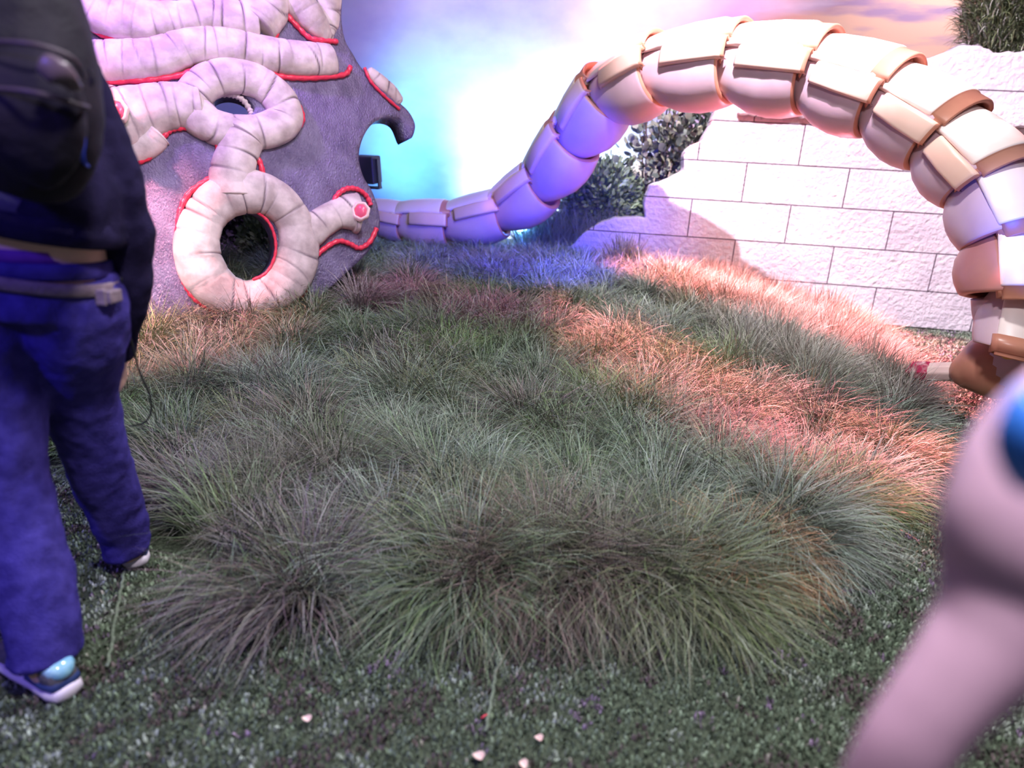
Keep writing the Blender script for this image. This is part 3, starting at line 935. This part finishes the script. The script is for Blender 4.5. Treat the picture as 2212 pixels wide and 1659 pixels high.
# thin standing grass behind, left of the wall (catches the blue light)
n = 5200
rx = rng.uniform(0.0, 1.1, n); ry = rng.uniform(7.1, 7.7, n)
gb = blades('wispy_grass', np.stack([rx, ry, hfun(rx, ry)], 1), rng.random(n) * 6.28, rng.uniform(.05, .5, n), rng.uniform(.1, .9, n), rng.uniform(.35, .75, n), np.full(n, .008), np.tile([[.18, .2, .12]], (n, 1)), np.tile([[.30, .34, .22]], (n, 1)) * rng.uniform(.7, 1.3, (n, 1)))
tag(gb, 'tall thin wispy grass glowing blue between the tail and the wall end', 'grass', kind='stuff')
# tuft standing against the wall foot
cen = [(2.05, 6.25), (2.45, 6.2), (2.9, 6.05), (1.0, 6.4)]
rt, azz = [], []
for c in cen:
    k = 420
    rt.append(np.stack([c[0] + rng.normal(0, .07, k), c[1] + rng.normal(0, .05, k), np.zeros(k)], 1))
rt = np.concatenate(rt); rt[:, 2] = hfun(rt[:, 0], rt[:, 1]); n = len(rt)
gt = blades('standing_reeds', rt, rng.random(n) * 6.28, rng.uniform(.05, .6, n), rng.uniform(0, .8, n), rng.uniform(.25, .5, n), np.full(n, .007), np.tile([[.10, .11, .07]], (n, 1)), np.tile([[.2, .2, .14]], (n, 1)) * rng.uniform(.6, 1.4, (n, 1)))
tag(gt, 'dark stiff reeds standing against the foot of the block wall', 'reeds', kind='stuff')

# short turf pile on the open floor
def turf(name, n, poly, label, L0, w0):
    lo, hi = poly.min(0), poly.max(0)
    p = lo + (hi - lo) * rng.random((n, 2))
    p = p[inside(p, poly)]
    n = len(p)
    az = rng.random(n) * 6.28
    # printed/dyed patches of the turf: green, grey green, brown, violet
    def nz(x, y, s, ph): return np.sin(x * s + ph + 1.7 * np.sin(y * s * .7 + ph * 2)) * np.sin(y * s * 1.13 + ph * 1.3 + 1.5 * np.sin(x * s * .8))
    a = nz(p[:, 0], p[:, 1], 9, 0.3) * .5 + nz(p[:, 0], p[:, 1], 27, 1.7) * .5
    b_ = nz(p[:, 0], p[:, 1], 13, 2.9) * .6 + nz(p[:, 0], p[:, 1], 41, .7) * .4
    fine = nz(p[:, 0], p[:, 1], 130, .5) * .5 + nz(p[:, 0], p[:, 1], 240, 2.5) * .6
    col = np.tile([[.19, .25, .17]], (n, 1))
    col = np.where((a > .25)[:, None], [[.33, .38, .32]], col)
    col = np.where((b_ < -.28)[:, None], [[.13, .10, .10]], col)
    col = np.where((b_ > .62)[:, None], [[.27, .20, .30]], col)
    col = col * np.clip(1 + .9 * fine, .25, 2.2)[:, None] * rng.uniform(.7, 1.3, (n, 1))
    pale = rng.random(n) < .02
    col[pale] = [.42, .40, .34]
    o = blades(name, np.stack([p[:, 0], p[:, 1], hfun(p[:, 0], p[:, 1]) - .002], 1), az, rng.uniform(.5, 1.5, n), rng.uniform(-.9, 1.2, n), rng.uniform(.6, 1.2, n) * L0, np.full(n, w0), col * .7, col, nseg=2, twist=.9, lift=.005)
    tag(o, label, 'turf', kind='stuff')
    return o


near = np.array([(-1.6, .85), (1.75, .85), (2.6, 2.2), (3.0, 3.2), gxy(1900, 1000), gxy(1760, 1150), gxy(1450, 1240), gxy(1050, 1220), gxy(800, 1180), gxy(350, 1200), gxy(100, 1000), (-3.0, 3.2)])
turf('turf_pile', 210000, near, 'short curly mottled artificial turf across the foreground floor', .0085, .0075)
rightp = np.array([(2.2, 3.0), (5.5, 3.0), (5.5, 6.3), (3.0, 6.4), gxy(1820, 720), gxy(1880, 820)])
turf('turf_strip', 60000, rightp, 'short turf strip between the long grass and the block wall', .035, .009)

# loose petals and a red scrap on the turf
for (x, y, r, sq, lab) in [(662, 1556, .011, .8, 'pale pink petal lying furthest left on the turf'), (1163, 1598, .010, .8, 'peach petal on the turf right of the tiny red scrap'), (1033, 1637, .013, .8, 'round cream petal near the bottom edge of the turf'),
                       (1130, 1655, .009, 1.3, 'small cream petal cut by the bottom edge')]:
    p = gz(x, y, .018)
    b = MB(); vv = []
    for k, (rr, hh) in enumerate([(0.05, .0), (.5, .0015), (.85, .004), (1.0, .007)]):
        vv += [p + Vector((math.cos(a) * r * rr * (1 + .12 * math.sin(3 * a)), math.sin(a) * r * rr * sq, hh + .003 * math.sin(2 * a) * rr)) for a in np.linspace(0, 2 * math.pi, 18, endpoint=False)]
    ff = [(i * 18 + k, i * 18 + (k + 1) % 18, (i + 1) * 18 + (k + 1) % 18, (i + 1) * 18 + k) for i in range(3) for k in range(18)] + [tuple(reversed(range(18)))]
    b.add(vv, ff); o = b.obj('petal', [M_petal]); s2 = o.modifiers.new('thickness', 'SOLIDIFY'); s2.thickness = .001
    tag(o, lab, 'petal', 'petals fallen on the turf')
p = gz(1040, 1551, .02); q2 = gz(1052, 1543, .022)
V, Fq, A = sweep([p, (p + q2) / 2 + Vector((0, 0, .001)), q2], [(.0022, .001)] * 3, 8, nrm=(0, 0, 1)); b = MB(); b.add(V, Fq)
tag(b.obj('red_scrap', [M_red]), 'tiny red strip of paper on the foreground turf', 'scrap')

# turf seams: raised narrow edges of the carpet strips
def seam(a, b_, label):
    P = [gz(*a, .012).lerp(gz(*b_, .012), k / 20) + Vector((random.uniform(-.003, .003), 0, 0)) for k in range(21)]
    V, Fq, A = sweep(P, [(.005, .004)] * 21, 6, nrm=(0, 0, 1)); b = MB(); b.add(V, Fq)
    return tag(b.obj('turf_seam', [M_seam]), label, 'carpet seam', kind='structure')


M_seam = mat('seam_edge', (.10, .13, .09), (.20, .24, .18), 80, .8)
seam((268, 1235), (232, 1440), 'raised turf seam beside the walking person')
seam((1085, 1360), (1050, 1580), 'faint turf seam in the centre foreground')


# ------------------------------------------------------------------ planting
def leaf_cloud(name, c, rad, n, size, cols, parent, aspect=1.6, up=0.2, shell=0.55, cup=0.25):
    """solid-ish cloud of small folded leaves"""
    d = rng.normal(0, 1, (n, 3)); d /= np.linalg.norm(d, axis=1)[:, None]
    r = shell + (1 - shell) * rng.random(n)
    lump = 1 + .22 * np.sin(d[:, 0] * 7 + c[0]) * np.sin(d[:, 1] * 6) * np.sin(d[:, 2] * 8 + 1)
    P = np.array(c)[None] + d * (r * lump)[:, None] * np.array(rad)[None]
    ax = d + rng.normal(0, .5, (n, 3)) + np.array([0, 0, up]); ax /= np.linalg.norm(ax, axis=1)[:, None]
    rnd = rng.normal(0, 1, (n, 3)); sd = np.cross(ax, rnd); sd /= np.linalg.norm(sd, axis=1)[:, None]
    nm = np.cross(ax, sd)
    s = size * rng.uniform(.6, 1.3, n)
    shape = [(0, 0), (.25, .42), (.6, .5), (.88, .3), (1, 0), (.88, -.3), (.6, -.5), (.25, -.42)]
    V = np.zeros((n, 8, 3), np.float32)
    for k, (u, v) in enumerate(shape):
        V[:, k] = P + ax * (u * s * aspect)[:, None] + sd * (v * s)[:, None] + nm * (abs(v) * s * cup)[:, None]
    me = bpy.data.meshes.new(name)
    faces = [(0, 1, 2, 6, 7), (2, 3, 4, 5, 6)]
    li = np.concatenate([np.array(f) for f in faces]); per = len(li)
    loops = (li[None] + (np.arange(n) * 8)[:, None]).ravel().astype(np.int32)
    ls = (np.array([0, 5])[None] + (np.arange(n) * per)[:, None]).ravel().astype(np.int32)
    me.vertices.add(n * 8); me.vertices.foreach_set('co', V.ravel()); me.loops.add(len(loops)); me.loops.foreach_set('vertex_index', loops)
    me.polygons.add(len(ls)); me.polygons.foreach_set('loop_start', ls); me.update(calc_edges=True)
    cols = np.array(cols); cc = cols[rng.integers(0, len(cols), n)] * rng.uniform(.7, 1.3, (n, 1))
    Cc = np.ones((n, 8, 4), np.float32); Cc[:, :, :3] = cc[:, None]
    a_ = me.attributes.new('tint', 'FLOAT_COLOR', 'POINT'); a_.data.foreach_set('color', Cc.ravel()); me.materials.append(M_leaf)
    o = bpy.data.objects.new(name, me); COL.objects.link(o)
    if parent is not None:
        o.parent = parent; o.matrix_parent_inverse = Matrix.Translation(-Vector(parent.location))
    return o


def stems(parent, base, tips, r=.012):
    for t in tips:
        b_ = Vector(base) + Vector((random.uniform(-.06, .06), random.uniform(-.04, .04), 0))
        m_ = b_.lerp(Vector(t), .5) + Vector((random.uniform(-.05, .05), 0, .08))
        simple_tube('stem', [(*b_, r), (*m_, r * .8), (*t, r * .4)], M_bark, parent, 8, 5)


def bush(name, c, rad, n, size, cols, label, cat='bush', **kw):
    base_ = (c[0], c[1], float(hfun(c[0], c[1])))
    r = empty(name, base_, label, cat)
    leaf_cloud('foliage', c, rad, n, size, cols, r, **kw)
    stems(r, base_, [Vector(c) + Vector((random.uniform(-.5, .5) * rad[0], random.uniform(-.3, .3) * rad[1], random.uniform(0, .5) * rad[2])) for _ in range(5)])
    return r


G1 = [(.16, .22, .12), (.20, .27, .15), (.12, .17, .09)]
G2 = [(.12, .15, .12), (.2, .22, .16), (.07, .08, .07), (.30, .32, .22)]
c = at(1300, 420, 7.5); bush('feathery_bush', (c.x, c.y, c.z - .05), (.44, .35, .42), 9000, .028, G1, 'feathery green bush left of the stepped wall end', aspect=2.4, shell=.3)
c = at(1405, 470, 7.7); bush('feathery_bush', (c.x - .1, c.y, c.z - .1), (.35, .3, .5), 5000, .028, G1, 'darker feathery bush low behind the stepped wall end', aspect=2.4, shell=.3)
c = at(1250, 520, 7.9); bush('feathery_bush', (c.x, c.y, c.z), (.35, .3, .45), 5000, .028, G1, 'blue lit feathery bush behind the tall wispy grass', aspect=2.4, shell=.3)

# broad-leaved plant with upright stems
c = at(1430, 330, 7.5)
br_ = empty('broad_leaf_plant', (c.x, c.y, float(hfun(c.x, c.y))), 'tall leafy plant with big round leaves rising behind the wall steps', 'plant')
leaf_cloud('foliage', (c.x + .12, c.y, c.z + .05), (.60, .35, .52), 950, .065, G2, br_, aspect=1.25, shell=.15, cup=.3, up=.6)
leaf_cloud('foliage', (c.x + .55, c.y + .05, c.z + .42), (.55, .3, .32), 420, .05, G2, br_, aspect=2.2, shell=.1, up=1.0)
stems(br_, (c.x, c.y, .2), [(c.x + random.uniform(-.3, .9), c.y + random.uniform(-.2, .2), c.z + random.uniform(.1, .6)) for _ in range(14)], .016)

# shaggy shrub above the wall, top right
c = at(2165, 60, 7.3)
sr = empty('shaggy_shrub', (c.x, c.y, 0), 'shaggy dark green shrub above the wall at the upper right corner', 'shrub')
n = 9000
d = rng.normal(0, 1, (n, 3)); d /= np.linalg.norm(d, axis=1)[:, None]
rr_ = np.sqrt(rng.random(n))[:, None]
rt = np.array([c.x + .15, c.y, c.z + .1])[None] + d * rr_ * np.array([.55, .35, .5])[None]
gcol = np.array([(.14, .18, .08), (.22, .26, .14), (.08, .11, .05), (.4, .42, .36)])[rng.integers(0, 4, n)]
_h = hfun
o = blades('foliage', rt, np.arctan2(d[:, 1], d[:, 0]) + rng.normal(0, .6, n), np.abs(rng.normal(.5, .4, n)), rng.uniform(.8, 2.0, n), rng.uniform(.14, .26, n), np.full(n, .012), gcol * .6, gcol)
o.parent = sr; o.matrix_parent_inverse = Matrix.Translation(-Vector(sr.location))
stems(sr, (c.x, c.y, 0), [(c.x + k * .15, c.y, c.z) for k in (-2, -1, 0, 1, 2)], .02)

# hedge behind the sculpture, seen through its round hole
c = at(530, 520, 6.6)
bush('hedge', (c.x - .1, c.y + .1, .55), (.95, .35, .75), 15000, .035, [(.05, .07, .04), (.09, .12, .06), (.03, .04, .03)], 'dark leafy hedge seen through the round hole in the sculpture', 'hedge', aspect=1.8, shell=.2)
c = at(570, 530, 6.0)
bush('small_fern_bush', (c.x, c.y, c.z), (.2, .2, .3), 2500, .028, G1, 'small green bush showing at the right side of the round hole', aspect=2.2, shell=.3)
# leaf lying on the wall step
p = on_wall(1365, 468); pw = WA + WD * p[0] - WN * (-.12)
b = MB(); V = []
for (u, v) in [(0, 0), (.03, .02), (.07, .025), (.11, .012), (.13, 0), (.11, -.012), (.07, -.025), (.03, -.02)]:
    V.append(Vector((pw.x + u - .06, pw.y + v, p[1] + .045 + .01 * math.sin(u * 30))))
b.add(V, [(0, 1, 2, 6, 7), (2, 3, 4, 5, 6)])
o = b.obj('fallen_leaf', [mat('dry_leaf', (.3, .32, .2), None)]); s2 = o.modifiers.new('thickness', 'SOLIDIFY'); s2.thickness = .002
tag(o, 'single fallen leaf lying on the lowest step of the block wall', 'leaf')


# ------------------------------------------------------------------ the walking visitor
def lofts(name, parts, mats, parent, vox=.010, smooth=6, disp=None, sides=24):
    """parts: list of control lists (x,y,z,ra,rb) -> one continuous remeshed surface"""
    b = MB()
    for ctrl, nr in parts:
        S = spline(ctrl, 8)
        pts = [Vector(s[:3]) for s in S]; rad = [(s[3], s[4]) for s in S]
        pts, rad = round_ends(pts, rad, 4)
        V, Fq, A = sweep(pts, rad, sides, False, nrm=nr)
        b.add(V, Fq)
    o = mesh_obj(name, b.v, b.f, mats, parent)
    return remesh(o, vox, smooth, disp)


def A3(x, y, Y, ra, rb=None):
    p = at(x, y, Y); return (p.x, p.y, p.z, ra, rb if rb is not None else ra)


FW = (0.0, 1.0, 0.0)
person = empty('person', (-1.05, 1.45, 0), 'person walking away in dark fleece jacket and blue trousers, backpack on, right arm hanging', 'person')
# continuous body
hip_c = at(60, 640, 1.42)
hx = hip_c.x
hc = at(-20, -190, 1.57) + Vector((0, .01, .03))
sh = at(125, 120, 1.47); shl = at(-130, 100, 1.45)
bodyparts = [
    ([A3(60, 660, 1.42, .165, .115), A3(60, 560, 1.42, .165, .112), A3(55, 440, 1.41, .145, .10), A3(25, 290, 1.43, .15, .10), A3(0, 150, 1.46, .155, .09), A3(-8, 80, 1.48, .10, .07), A3(-12, 10, 1.50, .055, .055), A3(-20, -110, 1.54, .055, .06)], FW),
    ([(hc.x, hc.y - .02, hc.z - .095, .05, .06), (hc.x, hc.y, hc.z - .05, .068, .085), (hc.x, hc.y, hc.z + .01, .077, .095), (hc.x, hc.y - .005, hc.z + .06, .070, .088), (hc.x, hc.y - .01, hc.z + .095, .035, .045)], FW),
    # right arm + palm
    ([(sh.x, sh.y, sh.z, .05, .05), A3(205, 300, 1.47, .045), A3(268, 480, 1.50, .04), A3(275, 620, 1.54, .036), A3(262, 750, 1.58, .026, .022)], FW),
    ([A3(262, 750, 1.58, .026, .02), A3(256, 790, 1.60, .036, .016), A3(254, 812, 1.61, .034, .013)], (1, 0, 0)),
    # left arm + palm (outside the frame)
    ([(shl.x, shl.y, shl.z, .05, .05), (hx - .25, 1.44, 1.15, .042, .042), (hx - .27, 1.52, .92, .032, .03), (hx - .27, 1.56, .84, .036, .016)], FW),
    # legs
    ([(hx - .085, 1.42, .86, .085, .09), A3(8, 960, 1.36, .06), A3(35, 1110, 1.34, .052), A3(95, 1380, 1.25, .038), A3(105, 1440, 1.23, .04)], FW),
    ([(hx + .085, 1.44, .86, .085, .09), A3(180, 900, 1.56, .06), A3(215, 1010, 1.63, .052), A3(270, 1150, 1.72, .038), A3(280, 1190, 1.73, .04)], FW),
]
# five fingers and a thumb-side per hand
palm = at(254, 812, 1.61)
for k in range(4):
    o0 = palm + Vector((.000, -.026 + .018 * k, .0))
    ln = (.058, .07, .066, .05)[k]
    bodyparts.append(([(o0.x, o0.y, o0.z + .01, .0095, .0095), (o0.x - .006, o0.y + .004, o0.z - ln * .5, .009, .009), (o0.x - .026, o0.y + .008, o0.z - ln * .85, .0078, .0078)], FW))
o0 = at(258, 775, 1.575)
bodyparts.append(([(o0.x, o0.y, o0.z, .012, .012), (o0.x - .02, o0.y - .028, o0.z - .03, .011, .011), (o0.x - .028, o0.y - .034, o0.z - .058, .009, .009)], FW))
pl_ = Vector((hx - .27, 1.57, .79))
for k in range(4):
    o0 = pl_ + Vector((.0, -.026 + .018 * k, .0))
    ln = (.058, .07, .066, .05)[k]
    bodyparts.append(([(o0.x, o0.y, o0.z + .01, .0095, .0095), (o0.x + .006, o0.y + .004, o0.z - ln * .5, .009, .009), (o0.x + .02, o0.y + .008, o0.z - ln * .85, .0078, .0078)], FW))
bodyparts.append(([(pl_.x, pl_.y - .02, pl_.z + .05, .012, .012), (pl_.x + .02, pl_.y - .04, pl_.z + .02, .011, .011), (pl_.x + .025, pl_.y - .045, pl_.z - .01, .009, .009)], FW))
# nose, ears
bodyparts.append(([(hc.x, hc.y + .085, hc.z + .02, .01, .012), (hc.x, hc.y + .108, hc.z - .012, .014, .014)], (1, 0, 0)))
for s in (-1, 1): bodyparts.append(([(hc.x + s * .078, hc.y - .005, hc.z + .02, .008, .018), (hc.x + s * .082, hc.y - .01, hc.z - .02, .007, .012)], FW))
lofts('body', bodyparts, M_skin, person, .0065, 3)
lofts('hair', [([(hc.x, hc.y - .035, hc.z - .07, .06, .05), (hc.x, hc.y - .03, hc.z, .083, .082), (hc.x, hc.y - .015, hc.z + .06, .082, .095), (hc.x, hc.y - .01, hc.z + .10, .05, .06)], FW)], M_hair, person, .008, 3, (.012, .02))

# trousers
tr = [
    ([A3(60, 655, 1.42, .185, .135), A3(60, 605, 1.42, .178, .128), A3(60, 585, 1.42, .172, .125)], FW),
    ([(hx - .085, 1.41, .93, .10, .12), (hx - .092, 1.40, .84, .105, .115), A3(2, 870, 1.38, .088, .092), A3(14, 1000, 1.36, .080, .084), A3(40, 1120, 1.34, .080, .082), A3(72, 1250, 1.30, .078, .082), A3(92, 1340, 1.27, .074, .080), A3(98, 1415, 1.25, .076, .086)], FW),
    ([(hx + .085, 1.43, .93, .10, .12), (hx + .088, 1.45, .84, .102, .112), A3(168, 820, 1.52, .088, .09), A3(185, 900, 1.57, .082, .084), A3(212, 990, 1.62, .080, .082), A3(238, 1070, 1.67, .076, .080), A3(266, 1140, 1.72, .064, .078), A3(276, 1180, 1.735, .062, .080)], FW),
]
lofts('trousers', tr, M_jeans, person, .008, 4, (.020, .08))
# horizontal creases at the near knee
# jacket
jk = [
    ([A3(55, 476, 1.42, .205, .150), A3(55, 455, 1.42, .205, .155), A3(50, 400, 1.42, .198, .15), A3(25, 290, 1.43, .18, .13), A3(5, 170, 1.45, .17, .12), A3(-6, 100, 1.47, .12, .10), A3(-12, 50, 1.49, .08, .075)], FW),
    ([(sh.x, sh.y, sh.z, .06, .065), A3(178, 230, 1.47, .064), A3(238, 380, 1.48, .062), A3(268, 500, 1.50, .058), A3(273, 580, 1.52, .055), A3(276, 650, 1.54, .047), A3(264, 722, 1.57, .040)], FW),
    ([(shl.x, shl.y, shl.z, .06, .065), (hx - .25, 1.44, 1.15, .06, .06), (hx - .27, 1.50, .95, .045, .045)], FW),
]
lofts('jacket', jk, M_jacket, person, .008, 3, (.026, .09))
simple_cuff = lofts('cuff', [([A3(263, 722, 1.57, .037), A3(260, 755, 1.58, .036)], FW)], M_jacket, person, .006, 2)
# hem band of the jacket and the folded lighter band, waistband, belt: elliptical rings
def ring(name, ctrl_c, ra, rb, h, m, tilt=0.0, tilty=0.0, th=.006, seg=64, wav=0.0):
    b = MB(); V = []
    n = seg
    prof = [(-h, 0), (-h * .8, th), (h * .8, th), (h, 0), (h * .8, -th), (-h * .8, -th)]
    for k in range(n):
        a = 2 * math.pi * k / n
        for (z, r_) in prof:
            V.append(Vector((ctrl_c[0] + math.cos(a) * (ra + r_), ctrl_c[1] + math.sin(a) * (rb + r_), ctrl_c[2] + z + tilt * math.cos(a) * ra + tilty * math.sin(a) * rb + wav * math.sin(3 * a))))
    Fq = [(k * 6 + j, ((k + 1) % n) * 6 + j, ((k + 1) % n) * 6 + (j + 1) % 6, k * 6 + (j + 1) % 6) for k in range(n) for j in range(6)]
    b.add(V, Fq)
    return b.obj(name, [m], person)


hb = at(55, 470, 1.28)
ring('jacket_hem', (hx, 1.42, hb.z + .005), .212, .158, .028, M_jacket, tilt=-.22, th=.010)
lb = at(55, 412, 1.28)
ring('folded_jacket_band', (hx - .005, 1.42, lb.z), .205, .157, .022, M_band, tilt=-.28, th=.008, wav=.004)
wb = at(60, 557, 1.3)
ring('purple_waistband', (hx, 1.42, wb.z), .168, .118, .014, M_brief, tilt=-.03, th=.004)
tw_ = at(60, 585, 1.3)
ring('trouser_waistband', (hx, 1.42, tw_.z), .178, .130, .018, M_jeans, tilt=-.05, th=.005)
bl = at(60, 606, 1.28)
belt_o = ring('belt_strap', (hx, 1.42, bl.z), .188, .142, .014, M_belt, tilt=-.18, th=.004)
bk = at(243, 640, 1.40)
b = MB(); V, Fq = box(bk, (.010, .022, .014)); b.add(V, Fq); V, Fq = box(bk + Vector((-.012, -.02, 0)), (.012, .006, .018)); b.add(V, Fq)
bevel(b.obj('belt_buckle', [M_belt], belt_o, smooth=False), .004)


# shoes
def shoe(heel, toe_dir, label):
    d = Vector((toe_dir[0], toe_dir[1], 0)).normalized(); s = Vector((-d.y, d.x, 0)); up = Vector((0, 0, 1))
    H0 = Vector(heel)
    def sec(u, hw, z0, z1, n=20, p=2.4):
        out = []
        for k in range(n):
            a = 2 * math.pi * k / n
            ca, sa = math.cos(a), math.sin(a)
            x = math.copysign(abs(ca) ** (2 / p), ca) * hw
            z = (z0 + z1) / 2 + math.copysign(abs(sa) ** (2 / p), sa) * (z1 - z0) / 2
            out.append(H0 + d * u + s * x + up * z)
        return out
    def loft(secs, name, m, par=None):
        V = [v for q in secs for v in q]; n = 20
        F_ = [(i * n + k, i * n + (k + 1) % n, (i + 1) * n + (k + 1) % n, (i + 1) * n + k) for i in range(len(secs) - 1) for k in range(n)] + [tuple(reversed(range(n))), tuple((len(secs) - 1) * n + k for k in range(n))]
        b = MB(); b.add(V, F_); return b.obj(name, [m], par or person)
    o = loft([sec(.0, .012, .03, .07), sec(.006, .028, .028, .088), sec(.03, .036, .026, .10), sec(.09, .037, .024, .098), sec(.15, .042, .024, .08), sec(.21, .044, .024, .062), sec(.26, .034, .026, .05), sec(.282, .012, .028, .038)], 'shoe_upper', M_shoe)
    loft([sec(-.012, .012, .012, .03), sec(-.006, .030, .002, .038), sec(.02, .040, 0, .038), (sec(.09, .040, 0, .034)), sec(.16, .046, 0, .03), sec(.22, .048, .002, .03), sec(.27, .036, .006, .032), sec(.292, .012, .014, .03)], 'shoe_sole', M_sole, o)
    loft([sec(-.003, .016, .030, .05), sec(.004, .033, .027, .056), sec(.03, .040, .026, .054), sec(.10, .041, .025, .05), sec(.12, .03, .028, .045)], 'shoe_heel_counter', M_shoeblue, o)
    loft([sec(-.006, .008, .062, .078), sec(.0, .020, .058, .088), sec(.012, .030, .056, .096), sec(.03, .034, .06, .098), sec(.04, .02, .07, .09)], 'shoe_heel_patch', M_patent, o)


hn = gz(150, 1508, 0.0); shoe((hn.x + .0, hn.y, 0.0), (-.85, .45), '')
hf = gz(296, 1226, 0.0); shoe((hf.x, hf.y, 0.0), (-.55, .8), '')

# backpack
bp_ = empty('backpack', (hx - .02, 1.2, 1.12), 'black nylon backpack on the walking person with a bulging lower pocket', 'backpack')


def A3c(x, y, Y): return at(x, y, Y)


lofts('main_compartment', [([A3(5, 350, 1.22, .125, .07), A3(5, 290, 1.20, .155, .10), A3(0, 190, 1.20, .165, .115), A3(-10, 80, 1.22, .155, .115), A3(-20, -30, 1.25, .14, .11), A3(-30, -120, 1.30, .11, .08), A3(-30, -170, 1.34, .06, .05)], FW)], M_pack, bp_, .009, 5, (.012, .08))
lofts('front_pocket', [([A3(0, 320, 1.13, .10, .03), A3(5, 270, 1.11, .125, .05), A3(5, 210, 1.11, .13, .05), A3(0, 150, 1.13, .10, .03)], FW)], M_pack, bp_, .008, 4, (.008, .05))


def strip(name, pts, r, m, parent):
    S = spline(pts, 8); P = [Vector(s[:3]) for s in S]
    V, Fq, A = sweep(P, [r] * len(P), 8, False, nrm=(0, -1, .2)); b = MB(); b.add(V, Fq); return b.obj(name, [m], parent)
strip('zip_seam', [at(-60, 190, 1.07), at(40, 195, 1.045), at(110, 208, 1.05), at(165, 225, 1.08), at(190, 232, 1.12)], (.004, .003), M_packseam, bp_)
strip('zip_seam', [at(-60, 90, 1.08), at(40, 92, 1.06), at(110, 105, 1.07), at(160, 130, 1.09), at(180, 165, 1.12)], (.004, .003), M_packseam, bp_)
M_flap = mat('flap_gloss', (.09, .06, .08), (.12, .08, .11), 20, .35)
lofts('logo_flap', [([at(95, 138, 1.04).to_tuple() + (.018, .008), at(130, 162, 1.045).to_tuple() + (.022, .009), at(160, 188, 1.07).to_tuple() + (.014, .007)], (0, 1, 0))], M_flap, bp_, .004, 2)
strip('blue_side_strap', [at(185, 262, 1.22), at(172, 300, 1.17), at(170, 335, 1.17), at(182, 352, 1.19)], (.012, .003), M_blueplastic, bp_)
strip('zip_pull', [at(197, 150, 1.12), at(199, 168, 1.115), at(196, 185, 1.115)], (.004, .003), M_pack, bp_)
lofts('bottom_bulge', [([at(-40, 320, 1.2).to_tuple() + (.07, .04), at(60, 325, 1.17).to_tuple() + (.075, .045), at(140, 310, 1.2).to_tuple() + (.06, .04)], (0, 0, 1))], M_pack, bp_, .008, 4)

# cord hanging from the person's pocket
S = spline([tuple(at(262, 600, 1.46)), tuple(at(262, 680, 1.50)), tuple(at(283, 735, 1.52)), tuple(at(300, 800, 1.55)), tuple(at(322, 850, 1.58)), tuple(at(326, 890, 1.60)), tuple(at(310, 914, 1.63)), tuple(at(280, 920, 1.70))], 8)
V, Fq, A = sweep([Vector(s) for s in S], [.0024] * len(S), 6); b = MB(); b.add(V, Fq)
tag(b.obj('hanging_cord', [M_cord]), 'thin black cord dangling beside the walking person', 'cord')
